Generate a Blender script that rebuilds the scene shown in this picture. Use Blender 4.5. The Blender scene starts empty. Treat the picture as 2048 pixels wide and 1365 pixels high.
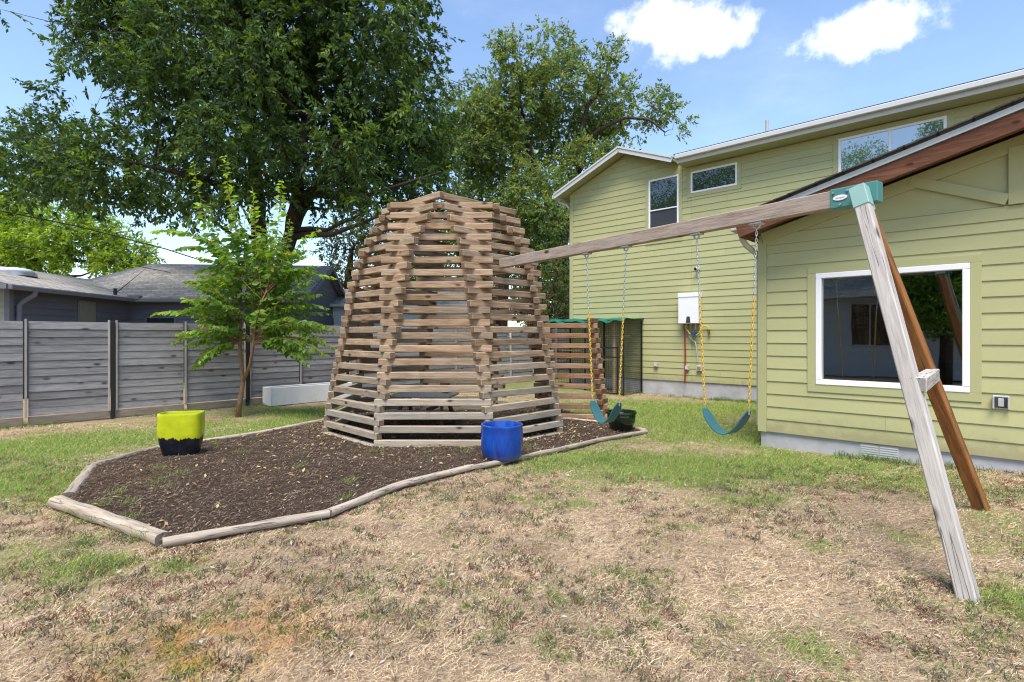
import bpy, math, random
import numpy as np
from mathutils import Vector, Matrix
R = math.radians
random.seed(7); rng = np.random.default_rng(11)
scene = bpy.context.scene
COL = scene.collection

# ------------------------------------------------------------------ camera
CAMZ = 1.55; F = 1075.0; CX = 1024.0; HY = 672.0          # eye height; focal length, centre and horizon in photo pixels
cam_data = bpy.data.cameras.new('camera'); cam = bpy.data.objects.new('camera', cam_data); COL.objects.link(cam)
cam.location = (0, 0, CAMZ); cam.rotation_euler = (R(90), 0, 0)
cam_data.sensor_width = 36.0; cam_data.lens = 36.0 * F / 2048.0
cam_data.shift_y = (HY - 682.5) / 2048.0
cam_data.clip_start = 0.05; cam_data.clip_end = 3000
scene.camera = cam
# ------------------------------------------------------------------ sky and sun
SUN_EL, SUN_AZ = 64.0, 195.0          # azimuth clockwise from +Y
SKY_STRENGTH = 0.115; EXPOSURE = 1.38
def sundir():
    e, a = R(SUN_EL), R(SUN_AZ)
    return Vector((math.cos(e) * math.sin(a), math.cos(e) * math.cos(a), math.sin(e)))
w = bpy.data.worlds.new('World'); scene.world = w; w.use_nodes = True
wt = w.node_tree; wt.nodes.clear()
def wn(t, **k):
    n = wt.nodes.new(t)
    for a, b in k.items(): setattr(n, a, b)
    return n
def wmath(op, a, b=None, c=None, clamp=False):
    n = wn('ShaderNodeMath', operation=op, use_clamp=clamp)
    for i, v in enumerate((a, b, c)):
        if v is None: continue
        if isinstance(v, (int, float)): n.inputs[i].default_value = v
        else: wt.links.new(v, n.inputs[i])
    return n.outputs[0]
sky = wn('ShaderNodeTexSky', sky_type='NISHITA', sun_disc=False)
sky.sun_elevation = R(SUN_EL); sky.sun_rotation = R(SUN_AZ)
sky.air_density = 1.0; sky.dust_density = 0.6; sky.ozone_density = 1.6; sky.altitude = 150
tc = wn('ShaderNodeTexCoord')
gen = tc.outputs['Generated']
def noise(vec, scale, detail=5, rough=0.55, off=(0, 0, 0), sc=(1, 1, 1)):
    m = wn('ShaderNodeMapping'); wt.links.new(vec, m.inputs['Vector']); m.inputs['Location'].default_value = off; m.inputs['Scale'].default_value = sc
    n = wn('ShaderNodeTexNoise'); wt.links.new(m.outputs[0], n.inputs['Vector'])
    n.inputs['Scale'].default_value = scale; n.inputs['Detail'].default_value = detail; n.inputs['Roughness'].default_value = rough
    return n.outputs['Fac']
def wdot(v, c):
    n = wn('ShaderNodeVectorMath', operation='DOT_PRODUCT'); wt.links.new(v, n.inputs[0]); n.inputs[1].default_value = c
    return n.outputs['Value']
def cloud(px, py, rx, ry, off):                             # a cumulus in one direction of the sky
    d = Vector(((px - CX) / F, 1, (HY - py) / F)); L = d.length; d.normalize()
    s = Vector((0, 0, 1)).cross(d) * -1; s.normalize(); t = s.cross(d) * -1 if s.cross(d).z < 0 else s.cross(d)
    a = wmath('MULTIPLY', wdot(gen, s), F * 1.0 / (rx * 0.72)); b = wmath('MULTIPLY', wdot(gen, t), F * 1.0 / (ry * 0.72))
    r2 = wmath('ADD', wmath('MULTIPLY', a, a), wmath('MULTIPLY', b, b))
    front = wmath('GREATER_THAN', wdot(gen, d), 0.3)
    n = noise(gen, 5.0, 6, 0.55, off)
    n2 = noise(gen, 16.0, 4, 0.6, off)
    v = wmath('SUBTRACT', 1.0, wmath('MULTIPLY', r2, 0.62))
    v = wmath('ADD', v, wmath('MULTIPLY', wmath('SUBTRACT', n, 0.5), 2.6))
    v = wmath('ADD', v, wmath('MULTIPLY', wmath('SUBTRACT', n2, 0.5), 2.0))
    v = wmath('ADD', v, wmath('MULTIPLY', wmath('SUBTRACT', noise(gen, 45.0, 4, 0.6, off), 0.5), 1.0))
    mr = wn('ShaderNodeMapRange', interpolation_type='SMOOTHSTEP'); wt.links.new(v, mr.inputs['Value'])
    mr.inputs['From Min'].default_value = -0.05; mr.inputs['From Max'].default_value = 0.95
    return wmath('MULTIPLY', mr.outputs[0], front)
c1 = cloud(1368, 55, 132, 74, (3.1, 1.2, 0.4)); c2 = cloud(1745, 58, 128, 48, (7.7, 2.2, 5.4))
cir = noise(gen, 2.2, 6, 0.6, (1.7, 4.4, 0.3), (1, 1, 2.5))
mr = wn('ShaderNodeMapRange', interpolation_type='SMOOTHSTEP'); wt.links.new(cir, mr.inputs['Value'])
mr.inputs['From Min'].default_value = 0.52; mr.inputs['From Max'].default_value = 0.85; mr.inputs['To Max'].default_value = 0.16
cl = wmath('MAXIMUM', wmath('MAXIMUM', c1, c2), mr.outputs[0])
mix = wn('ShaderNodeMix', data_type='RGBA'); wt.links.new(cl, mix.inputs['Factor'])
hs = wn('ShaderNodeMix', data_type='RGBA', blend_type='MULTIPLY'); hs.inputs['Factor'].default_value = 1.0
wt.links.new(sky.outputs[0], hs.inputs[6]); hs.inputs[7].default_value = (1.0, 1.0, 1.0, 1)
wt.links.new(hs.outputs[2], mix.inputs[6]); mix.inputs[7].default_value = (5.6, 5.7, 5.9, 1)
bg = wn('ShaderNodeBackground'); wt.links.new(mix.outputs[2], bg.inputs['Color']); bg.inputs['Strength'].default_value = SKY_STRENGTH
wo = wn('ShaderNodeOutputWorld'); wt.links.new(bg.outputs[0], wo.inputs['Surface'])
sl = bpy.data.lights.new('sun', 'SUN'); sl.energy = 2.35; sl.angle = R(30); sl.color = (1.0, 0.92, 0.79)
sun = bpy.data.objects.new('sun', sl); COL.objects.link(sun); sun.location = (0, -5, 30)
sun.rotation_euler = sundir().to_track_quat('Z', 'Y').to_euler()
scene.view_settings.view_transform = 'Standard'; scene.view_settings.look = 'None'
scene.view_settings.exposure = EXPOSURE; scene.view_settings.gamma = 1.0; scene.view_settings.use_curve_mapping = False
scene.cycles.use_denoising = True; scene.cycles.denoising_input_passes = 'RGB_ALBEDO_NORMAL'; scene.cycles.denoising_prefilter = 'ACCURATE'; scene.cycles.filter_width = 1.15
scene.cycles.max_bounces = 8; scene.cycles.transparent_max_bounces = 12; scene.cycles.diffuse_bounces = 3; scene.cycles.sample_clamp_indirect = 4

# ------------------------------------------------------------------ coordinates
U = Vector((0.7317, -0.6816, 0)); V = Vector((0.6816, 0.7317, 0))       # along / into the green house
ROTH = math.atan2(U.y, U.x)
def W(u, v, z=0.0): return U * u + V * v + Vector((0, 0, z))
def P(x, y, Y): return Vector(((x - CX) / F * Y, Y, CAMZ + (HY - y) * Y / F))       # the point of a photo pixel at depth Y
def G(x, y, z=0.0):                                                               # the ground under a photo pixel
    Y = (CAMZ - z) * F / (y - HY); return Vector(((x - CX) / F * Y, Y, z))
def wallu(x, v):
    a = (x - CX) / F; return v * (a * V.y - V.x) / (U.x - U.y * a)
def wallpt(x, y, v):
    u = wallu(x, v); Y = U.y * u + V.y * v; return u, CAMZ + (HY - y) * Y / F
def sstep(a, b, x): t = np.clip((x - a) / (b - a), 0, 1); return t * t * (3 - 2 * t)
def gz(x, y):                                                                     # gentle lie of the land
    x = np.asarray(x, float); y = np.asarray(y, float)
    u = x * U.x + y * U.y; v = x * V.x + y * V.y
    return -0.12 * sstep(9.5, 13.5, v) * sstep(-11, -7.5, u) + 0.09 * sstep(-2.0, 0.6, u) * sstep(4.6, 7.0, v)
_perm = rng.permutation(512)
def vnoise(x, y):
    xi = np.floor(x).astype(int); yi = np.floor(y).astype(int); fx = x - xi; fy = y - yi
    fx = fx * fx * (3 - 2 * fx); fy = fy * fy * (3 - 2 * fy)
    h = lambda a, b: _perm[(_perm[a & 511] + b) & 511] / 511.0
    return (h(xi, yi) * (1 - fx) + h(xi + 1, yi) * fx) * (1 - fy) + (h(xi, yi + 1) * (1 - fx) + h(xi + 1, yi + 1) * fx) * fy
def fbm(x, y, o=4):
    s = 0; a = 0.5; t = 0
    for i in range(o): s = s + a * vnoise(x * 2 ** i + 17 * i, y * 2 ** i + 31 * i); t += a; a *= 0.55
    return s / t

# ------------------------------------------------------------------ object helpers
def tag(o, label=None, cat=None, group=None, kind=None):
    if label: o['label'] = label
    if cat: o['category'] = cat
    if group: o['group'] = group
    if kind: o['kind'] = kind
    return o
def empty(name, loc=(0, 0, 0), rz=0.0, label=None, cat=None, group=None):
    o = bpy.data.objects.new(name, None); COL.objects.link(o); o.location = loc; o.rotation_euler = (0, 0, rz); o.empty_display_size = 0.2
    return tag(o, label, cat, group)
def link(name, me, mat=None, parent=None, loc=(0, 0, 0), rot=(0, 0, 0), color=None):
    o = bpy.data.objects.new(name, me); COL.objects.link(o); o.location = loc; o.rotation_euler = rot
    if mat and not me.materials: me.materials.append(mat)
    if parent: o.parent = parent
    if color: o.color = color
    return o
class MB:
    def __init__(s): s.v = []; s.f = []
    def add(s, vs, fs):
        n = len(s.v); s.v += [tuple(p) for p in vs]; s.f += [tuple(i + n for i in f) for f in fs]; return s
    def box(s, x0, x1, y0, y1, z0, z1, c=0.0):
        return s.obox(((x0 + x1) / 2, (y0 + y1) / 2, (z0 + z1) / 2), (abs(x1 - x0), abs(y1 - y0), abs(z1 - z0)), None, c)
    def obox(s, ctr, size, M=None, c=0.0):
        hx, hy, hz = [a / 2 for a in size]; ctr = Vector(ctr)
        if c <= 0:
            vs = [(x, y, z) for z in (-hz, hz) for x, y in ((-hx, -hy), (hx, -hy), (hx, hy), (-hx, hy))]
            fs = [(3, 2, 1, 0), (4, 5, 6, 7), (0, 1, 5, 4), (1, 2, 6, 5), (2, 3, 7, 6), (3, 0, 4, 7)]
        else:                                                # edges chamfered
            vs = []; idx = {}
            for sx in (-1, 1):
                for sy in (-1, 1):
                    for sz in (-1, 1):
                        for k in range(3):
                            p = [sx * (hx - c), sy * (hy - c), sz * (hz - c)]; p[k] += (sx, sy, sz)[k] * c
                            idx[(sx, sy, sz, k)] = len(vs); vs.append(tuple(p))
            fs = []
            for k in range(3):
                a, b = (k + 1) % 3, (k + 2) % 3
                for sg in (-1, 1):
                    q = []
                    for sa, sb in ((-1, -1), (1, -1), (1, 1), (-1, 1)):
                        t = [0, 0, 0]; t[k] = sg; t[a] = sa; t[b] = sb; q.append(idx[(*t, k)])
                    fs.append(tuple(q if sg > 0 else q[::-1]))
                for sa in (-1, 1):
                    for sb in (-1, 1):
                        t0 = [0, 0, 0]; t0[a] = sa; t0[b] = sb; t0[k] = -1; t1 = list(t0); t1[k] = 1
                        q = (idx[(*t0, a)], idx[(*t1, a)], idx[(*t1, b)], idx[(*t0, b)])
                        fs.append(q if sa * sb < 0 else q[::-1])
            for sx in (-1, 1):
                for sy in (-1, 1):
                    for sz in (-1, 1):
                        q = tuple(idx[(sx, sy, sz, k)] for k in range(3)); fs.append(q if sx * sy * sz > 0 else q[::-1])
        if M is None: vs = [Vector(p) + ctr for p in vs]
        else: vs = [M @ Vector(p) + ctr for p in vs]
        return s.add(vs, fs)
    def bar(s, a, b, wd, ht, c=0.0, up=(0, 0, 1)):           # a squared timber from a to b
        a, b = Vector(a), Vector(b); d = (b - a); L = d.length; d.normalize(); up = Vector(up)
        y = up.cross(d); y.normalize(); z = d.cross(y)
        M = Matrix((d, y, z)).transposed()
        return s.obox((a + b) / 2, (L, wd, ht), M, c)
    def tube(s, pts, rad, n=8, cap=True, closed=False):
        pts = [Vector(p) for p in pts]; k = len(pts)
        if not hasattr(rad, '__len__'): rad = [rad] * k
        ref = Vector((0.31, 0.83, 0.47)); rings = []
        for i, p in enumerate(pts):
            if closed: d = pts[(i + 1) % k] - pts[i - 1]
            else: d = pts[min(i + 1, k - 1)] - pts[max(i - 1, 0)]
            d.normalize(); x = ref - d * ref.dot(d)
            if x.length < 1e-4: x = d.orthogonal()
            x.normalize(); y = d.cross(x); ref = x
            rings.append([p + (x * math.cos(2 * math.pi * j / n) + y * math.sin(2 * math.pi * j / n)) * rad[i] for j in range(n)])
        vs = [q for r in rings for q in r]; fs = []
        for i in range(k if closed else k - 1):
            i2 = (i + 1) % k
            for j in range(n): fs.append((i * n + j, i * n + (j + 1) % n, i2 * n + (j + 1) % n, i2 * n + j))
        if cap and not closed: fs += [tuple(range(n))[::-1], tuple((k - 1) * n + j for j in range(n))]
        return s.add(vs, fs)
    def lathe(s, prof, n=40, ctr=(0, 0, 0), sq=None):        # profile (r, z); sq = (ax, ay, power) for a rounded rectangle
        vs = []; fs = []; k = len(prof)
        for r, z in prof:
            for j in range(n):
                a = 2 * math.pi * j / n; ca, sa = math.cos(a), math.sin(a)
                if sq:
                    ax, ay, pw = sq; m = (abs(ca) ** pw + abs(sa) ** pw) ** (-1 / pw); x, y = ca * m * ax, sa * m * ay
                else: x, y = ca, sa
                vs.append((ctr[0] + x * r, ctr[1] + y * r, ctr[2] + z))
        for i in range(k - 1):
            for j in range(n): fs.append((i * n + j, i * n + (j + 1) % n, (i + 1) * n + (j + 1) % n, (i + 1) * n + j))
        fs.append(tuple((k - 1) * n + j for j in range(n)))
        fs.append(tuple(range(n))[::-1])
        return s.add(vs, fs)
    def mesh(s, name, smooth=False):
        me = bpy.data.meshes.new(name); me.from_pydata(s.v, [], s.f); me.update()
        if smooth:
            me.polygons.foreach_set('use_smooth', [True] * len(me.polygons))
            if smooth != 'all': me.set_sharp_from_angle(angle=R(smooth if smooth > 1 else 40))
        return me
    def build(s, name, mat, parent=None, smooth=False, color=None):
        return link(name, s.mesh(name, smooth), mat, parent, color=color)
def fast_mesh(name, verts, faces, cols=None, smooth=False):   # verts (n,3), faces (m,k)
    me = bpy.data.meshes.new(name); k = faces.shape[1]
    me.vertices.add(len(verts)); me.vertices.foreach_set('co', np.ascontiguousarray(verts, np.float32).ravel())
    me.loops.add(faces.size); me.loops.foreach_set('vertex_index', np.ascontiguousarray(faces, np.int32).ravel())
    me.polygons.add(len(faces)); me.polygons.foreach_set('loop_start', np.arange(0, faces.size, k, dtype=np.int32))
    if cols is not None:
        at = me.color_attributes.new('Col', 'FLOAT_COLOR', 'POINT')
        c4 = np.ones((len(verts), 4), np.float32); c4[:, :3] = cols; at.data.foreach_set('color', c4.ravel())
    me.update(calc_edges=True)
    if smooth: me.polygons.foreach_set('use_smooth', np.ones(len(faces), bool))
    return me
def unit(a): return a / np.maximum(np.linalg.norm(a, axis=1, keepdims=True), 1e-9)
def leaf_mesh(name, B, D, L, Wd, C, fold=0.18, flat=None):   # one folded diamond per leaf
    n = len(B); D = unit(D); r = rng.normal(size=(n, 3)) if flat is None else np.tile(np.array([0, 0, 1.0]), (n, 1)) + rng.normal(size=(n, 3)) * flat
    if flat is None: S = unit(np.cross(D, r))
    else: S = unit(np.cross(D, r))
    N = np.cross(S, D); L = L[:, None]; Wd = Wd[:, None]
    v = np.empty((n, 4, 3)); v[:, 0] = B; v[:, 1] = B + D * L * 0.45 + S * Wd * 0.5 + N * Wd * fold; v[:, 2] = B + D * L; v[:, 3] = B + D * L * 0.45 - S * Wd * 0.5 + N * Wd * fold
    i = np.arange(n)[:, None] * 4; f = np.concatenate([i + np.array([[0, 1, 2]]), i + np.array([[0, 2, 3]])], 0)
    return fast_mesh(name, v.reshape(-1, 3), f, np.repeat(C, 4, 0))

# ------------------------------------------------------------------ materials
class NT:
    def __init__(s, name, rough=0.8, spec=0.3):
        s.m = bpy.data.materials.new(name); s.m.use_nodes = True; s.t = s.m.node_tree; s.b = s.t.nodes['Principled BSDF']
        s.b.inputs['Roughness'].default_value = rough; s.b.inputs['Specular IOR Level'].default_value = spec
    def n(s, t, **k):
        x = s.t.nodes.new(t)
        for a, b in k.items(): setattr(x, a, b)
        return x
    def l(s, a, b): s.t.links.new(a, b)
    def set(s, sock, v):
        if isinstance(v, (int, float)): sock.default_value = v
        elif isinstance(v, tuple): sock.default_value = (*v, 1) if len(v) == 3 and sock.type == 'RGBA' else v
        else: s.l(v, sock)
    def math(s, op, a, b=0.0, clamp=False):
        x = s.n('ShaderNodeMath', operation=op, use_clamp=clamp); s.set(x.inputs[0], a); s.set(x.inputs[1], b); return x.outputs[0]
    def coords(s, kind='Object', scale=(1, 1, 1), rand=True):
        tc = s.n('ShaderNodeTexCoord'); m = s.n('ShaderNodeMapping'); v = tc.outputs[kind]
        if rand:
            oi = s.n('ShaderNodeObjectInfo'); r = s.math('MULTIPLY', oi.outputs['Random'], 61.7); cb = s.n('ShaderNodeCombineXYZ')
            s.l(r, cb.inputs[0]); s.l(s.math('MULTIPLY', r, 1.7), cb.inputs[1]); s.l(s.math('MULTIPLY', r, 0.6), cb.inputs[2])
            a = s.n('ShaderNodeVectorMath', operation='ADD'); s.l(v, a.inputs[0]); s.l(cb.outputs[0], a.inputs[1]); v = a.outputs[0]
        s.l(v, m.inputs[0]); m.inputs['Scale'].default_value = scale; return m.outputs[0]
    def noise(s, vec, scale=5, detail=4, rough=0.55, dist=0.0):
        x = s.n('ShaderNodeTexNoise'); s.l(vec, x.inputs['Vector']); x.inputs['Scale'].default_value = scale; x.inputs['Detail'].default_value = detail
        x.inputs['Roughness'].default_value = rough; x.inputs['Distortion'].default_value = dist; return x.outputs['Fac']
    def voro(s, vec, scale=5, feature='F1'):
        x = s.n('ShaderNodeTexVoronoi', feature=feature); s.l(vec, x.inputs['Vector']); x.inputs['Scale'].default_value = scale; return x
    def ramp(s, fac, stops):
        x = s.n('ShaderNodeValToRGB'); s.l(fac, x.inputs[0]); e = x.color_ramp.elements
        while len(e) < len(stops): e.new(0.5)
        for q, (p, c) in zip(e, stops): q.position = p; q.color = (*c, 1) if len(c) == 3 else c
        return x.outputs[0]
    def mix(s, fac, a, b, mode='MIX'):
        x = s.n('ShaderNodeMix', data_type='RGBA', blend_type=mode); s.set(x.inputs[0], fac); s.set(x.inputs[6], a); s.set(x.inputs[7], b); return x.outputs[2]
    def range(s, v, a, b, c=0.0, d=1.0):
        x = s.n('ShaderNodeMapRange', interpolation_type='SMOOTHSTEP'); s.l(v, x.inputs[0])
        for i, q in enumerate((a, b, c, d)): x.inputs[i + 1].default_value = q
        return x.outputs[0]
    def bump(s, h, strength=0.3, dist=0.01):
        x = s.n('ShaderNodeBump'); s.l(h, x.inputs['Height']); x.inputs['Strength'].default_value = strength; x.inputs['Distance'].default_value = dist
        s.l(x.outputs[0], s.b.inputs['Normal'])
    def color(s, c): s.set(s.b.inputs['Base Color'], c); return s.m
def wood(name, dark, mid, light, grey=None, knot=(0.05, 0.03, 0.02), streak=1.0, crack=0.0, kn=0.09, ks=1.0, ends=True):
    t = NT(name, 0.85, 0.2)
    g = t.noise(t.coords(scale=(1.3, 13, 13)), 2.2, 6, 0.6, 0.6)
    f = t.noise(t.coords(scale=(3, 90, 90)), 2.0, 3, 0.6)
    big = t.noise(t.coords(scale=(0.9, 2, 2)), 1.3, 2)
    v = t.math('ADD', t.math('MULTIPLY', g, 0.62), t.math('MULTIPLY', f, 0.38 * streak))
    c = t.ramp(v, [(0.30, dark), (0.50, mid), (0.66, light)])
    if grey:
        oi = t.n('ShaderNodeObjectInfo'); sp = t.n('ShaderNodeSeparateColor'); t.l(oi.outputs['Color'], sp.inputs[0])
        gg = t.ramp(v, [(0.30, tuple(x * 0.55 for x in grey)), (0.5, grey), (0.68, tuple(min(1, x * 1.3) for x in grey))])
        fac = t.math('ADD', sp.outputs[0], t.math('MULTIPLY', t.math('SUBTRACT', big, 0.5), 0.9), True)
        c = t.mix(fac, c, gg)
    oi2 = t.n('ShaderNodeObjectInfo')
    hv = t.n('ShaderNodeHueSaturation'); t.l(c, hv.inputs['Color']); t.l(t.math('ADD', t.math('MULTIPLY', oi2.outputs['Random'], 0.42), 0.80), hv.inputs['Value']); c = hv.outputs[0]
    kv = t.voro(t.coords(scale=(3.0 * ks, 6.5 * ks, 6.5 * ks)), 1.0); ksp = t.n('ShaderNodeSeparateColor'); t.l(kv.outputs['Color'], ksp.inputs[0])
    k = t.math('MULTIPLY', t.range(kv.outputs['Distance'], kn * 0.5, kn * 1.9, 1.0, 0.0), t.math('GREATER_THAN', ksp.outputs[0], 0.45))
    c = t.mix(k, c, knot)
    if ends:
        tcn = t.n('ShaderNodeTexCoord'); sx = t.n('ShaderNodeSeparateXYZ'); t.l(tcn.outputs['Normal'], sx.inputs[0]); eg = t.math('GREATER_THAN', t.math('ABSOLUTE', sx.outputs[0]), 0.8)
        rings = t.noise(t.coords(scale=(5, 28, 28)), 1.6, 4, 0.6, 0.8)
        c = t.mix(t.math('MULTIPLY', eg, 0.85), c, t.ramp(rings, [(0.35, tuple(x * 0.8 for x in dark)), (0.6, tuple(x * 0.55 for x in mid)), (0.75, tuple(x * 0.8 for x in mid))]))
    h = v
    if crack:
        wv = t.noise(t.coords(scale=(0.32, 9, 9)), 2.0, 3, 0.45, 0.15)
        cr = t.range(t.math('ABSOLUTE', t.math('SUBTRACT', wv, 0.5)), 0.0, 0.02 * crack, 1.0, 0.0)
        c = t.mix(t.math('MULTIPLY', cr, 0.75), c, (0.05, 0.045, 0.045)); h = t.math('SUBTRACT', v, cr)
    t.bump(h, 0.45, 0.006)
    return t.color(c)
def plain(name, c, rough=0.6, spec=0.3, var=0.12, scale=8.0, metal=0.0, bump=0.0, bscale=80):
    t = NT(name, rough, spec); t.b.inputs['Metallic'].default_value = metal
    n = t.noise(t.coords(), scale, 5, 0.6)
    col = t.ramp(n, [(0.25, tuple(x * (1 - var) for x in c)), (0.75, tuple(min(1, x * (1 + var)) for x in c))])
    if bump: t.bump(t.noise(t.coords(), bscale, 3), bump, 0.004)
    return t.color(col)
def paint(name, c, var=0.05, splash=False):                                # painted lap siding with a faint embossed grain
    t = NT(name, 0.62, 0.25)
    n = t.noise(t.coords(scale=(0.35, 1, 1.2)), 1.4, 4, 0.6); oi = t.n('ShaderNodeObjectInfo')
    col = t.ramp(n, [(0.3, tuple(x * (1 - var) for x in c)), (0.7, tuple(x * (1 + var) for x in c))])
    hv = t.n('ShaderNodeHueSaturation'); t.l(col, hv.inputs['Color']); t.l(t.math('ADD', t.math('MULTIPLY', oi.outputs['Random'], 0.07), 0.965), hv.inputs['Value'])
    d = t.range(t.noise(t.coords(scale=(2.0, 2, 2)), 3.0, 6, 0.7), 0.56, 0.8, 0.0, 0.22)
    t.bump(t.noise(t.coords(scale=(3, 30, 60)), 3, 4, 0.6), 0.18, 0.003)
    out = t.mix(d, hv.outputs[0], tuple(x * 0.72 for x in c))
    if splash:
        ge = t.n('ShaderNodeNewGeometry'); sz = t.n('ShaderNodeSeparateXYZ'); t.l(ge.outputs['Position'], sz.inputs[0])
        nz = t.noise(ge.outputs['Position'], 6.0, 6, 0.7); f = t.range(t.math('ADD', sz.outputs[2], t.math('MULTIPLY', nz, -0.55)), -0.12, 0.22, 0.6, 0.0)
        out = t.mix(f, out, (0.22, 0.19, 0.12))
    return t.color(out)
def leafmat(name, transl=0.35, rough=0.5, spec=0.35):
    t = NT(name, rough, spec); a = t.n('ShaderNodeAttribute', attribute_name='Col'); t.l(a.outputs['Color'], t.b.inputs['Base Color'])
    tr = t.n('ShaderNodeBsdfTranslucent'); hv = t.n('ShaderNodeHueSaturation'); t.l(a.outputs['Color'], hv.inputs['Color']); hv.inputs['Value'].default_value = 1.6; hv.inputs['Saturation'].default_value = 1.15; hv.inputs['Hue'].default_value = 0.485
    t.l(hv.outputs[0], tr.inputs['Color']); mx = t.n('ShaderNodeMixShader'); mx.inputs[0].default_value = transl
    t.l(t.b.outputs[0], mx.inputs[1]); t.l(tr.outputs[0], mx.inputs[2]); t.l(mx.outputs[0], t.t.nodes['Material Output'].inputs['Surface']); return t.m
def glass(name, tint, fres=1.9, thr=True):
    t = NT(name, 0.02, 0.5)
    gl = t.n('ShaderNodeBsdfGlossy'); gl.inputs['Roughness'].default_value = 0.015; gl.inputs['Color'].default_value = (0.95, 0.97, 0.97, 1)
    fr = t.n('ShaderNodeFresnel'); fr.inputs['IOR'].default_value = fres
    nz = t.noise(t.coords(rand=False), 1.1, 2); bp = t.n('ShaderNodeBump'); t.l(nz, bp.inputs['Height']); bp.inputs['Strength'].default_value = 0.06; bp.inputs['Distance'].default_value = 0.02
    t.l(bp.outputs[0], gl.inputs['Normal'])
    if thr: tr = t.n('ShaderNodeBsdfTransparent')
    else: tr = t.n('ShaderNodeBsdfDiffuse')
    tr.inputs['Color'].default_value = (*tint, 1)
    mx = t.n('ShaderNodeMixShader'); t.l(fr.outputs[0], mx.inputs[0]); t.l(tr.outputs[0], mx.inputs[1]); t.l(gl.outputs[0], mx.inputs[2])
    t.l(mx.outputs[0], t.t.nodes['Material Output'].inputs['Surface']); return t.m
def shingles(name, a, b):
    t = NT(name, 0.9, 0.15)
    br = t.n('ShaderNodeTexBrick'); t.l(t.coords(rand=False), br.inputs['Vector']); br.inputs['Scale'].default_value = 1.0
    br.inputs['Brick Width'].default_value = 0.30; br.inputs['Row Height'].default_value = 0.15; br.inputs['Mortar Size'].default_value = 0.012; br.offset = 0.37
    br.inputs['Color1'].default_value = (*a, 1); br.inputs['Color2'].default_value = (*b, 1); br.inputs['Mortar'].default_value = (*[x * 0.45 for x in a], 1)
    n = t.noise(t.coords(rand=False), 2.5, 4, 0.6); c = t.mix(t.range(n, 0.35, 0.7, 0.0, 0.45), br.outputs['Color'], tuple(x * 0.6 for x in a))
    t.bump(br.outputs['Fac'], -0.5, 0.01); return t.color(c)

M = {}
M['dome'] = wood('dome_wood', (0.12, 0.073, 0.043), (0.31, 0.21, 0.132), (0.47, 0.345, 0.235), grey=(0.33, 0.295, 0.24), kn=0.13, ks=1.2)
M['dome_end'] = wood('end_grain_wood', (0.13, 0.085, 0.05), (0.22, 0.15, 0.09), (0.30, 0.22, 0.14))
M['screen'] = wood('screen_wood', (0.13, 0.06, 0.03), (0.25, 0.125, 0.06), (0.36, 0.21, 0.115), grey=(0.36, 0.31, 0.25))
M['beam'] = wood('beam_wood', (0.10, 0.062, 0.042), (0.285, 0.205, 0.15), (0.43, 0.34, 0.275), grey=(0.36, 0.32, 0.30), streak=1.5, kn=0.12)
M['leg_grey'] = wood('silvered_wood', (0.28, 0.26, 0.245), (0.46, 0.43, 0.405), (0.58, 0.55, 0.52), crack=0.8, kn=0.12, knot=(0.10, 0.08, 0.07))
M['leg_brown'] = wood('brown_timber', (0.17, 0.065, 0.02), (0.33, 0.14, 0.045), (0.42, 0.20, 0.075), crack=0.9, kn=0.1)
M['fence'] = wood('fence_wood', (0.11, 0.105, 0.11), (0.195, 0.19, 0.197), (0.275, 0.27, 0.277), knot=(0.06, 0.055, 0.055), kn=0.15, ks=1.1, streak=1.3)
M['fence_trim'] = wood('fence_trim_wood', (0.20, 0.175, 0.155), (0.31, 0.275, 0.25), (0.39, 0.35, 0.32))
M['kick'] = wood('kick_wood', (0.13, 0.105, 0.085), (0.20, 0.17, 0.14), (0.27, 0.235, 0.20))
M['log'] = wood('log_wood', (0.19, 0.155, 0.125), (0.34, 0.287, 0.235), (0.46, 0.40, 0.34), crack=0.8, kn=0.08, knot=(0.2, 0.15, 0.1))
M['rake'] = wood('stained_timber', (0.07, 0.029, 0.017), (0.135, 0.058, 0.034), (0.205, 0.098, 0.06), knot=(0.05, 0.02, 0.01))
M['table_wood'] = wood('stool_wood', (0.02, 0.01, 0.008), (0.04, 0.02, 0.014), (0.07, 0.035, 0.02))
M['siding'] = paint('lime_siding', (0.395, 0.392, 0.20), 0.07, True)
M['trim'] = paint('lime_trim', (0.38, 0.376, 0.192), 0.03)
M['grey_siding'] = paint('grey_siding', (0.115, 0.117, 0.145))
M['grey_trim'] = paint('grey_trim', (0.15, 0.155, 0.18))
M['sage'] = paint('sage_siding', (0.28, 0.285, 0.24))
M['pale_siding'] = paint('pale_siding', (0.52, 0.57, 0.64))
M['white'] = plain('white_paint', (0.50, 0.515, 0.525), 0.45, 0.4, 0.03)
M['vinyl'] = plain('white_vinyl', (0.80, 0.80, 0.83), 0.35, 0.45, 0.02)
M['gutter'] = plain('cream_gutter', (0.52, 0.51, 0.46), 0.5, 0.35, 0.05)
M['fascia'] = plain('pale_fascia', (0.50, 0.54, 0.55), 0.5, 0.35, 0.05)
M['concrete'] = plain('concrete', (0.40, 0.40, 0.42), 0.9, 0.2, 0.22, 3.0, bump=0.3)
M['planter'] = plain('planter_paint', (0.70, 0.72, 0.74), 0.7, 0.3, 0.10, 2.0)
M['shingle'] = shingles('grey_shingles', (0.28, 0.265, 0.25), (0.45, 0.43, 0.41))
M['shingle_dark'] = shingles('dark_shingles', (0.055, 0.052, 0.05), (0.085, 0.08, 0.078))
M['glass'] = glass('window_glass', (0.30, 0.36, 0.345), 3.3)
M['glass_dark'] = glass('dark_glass', (0.012, 0.018, 0.02), 2.0, False)
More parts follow.
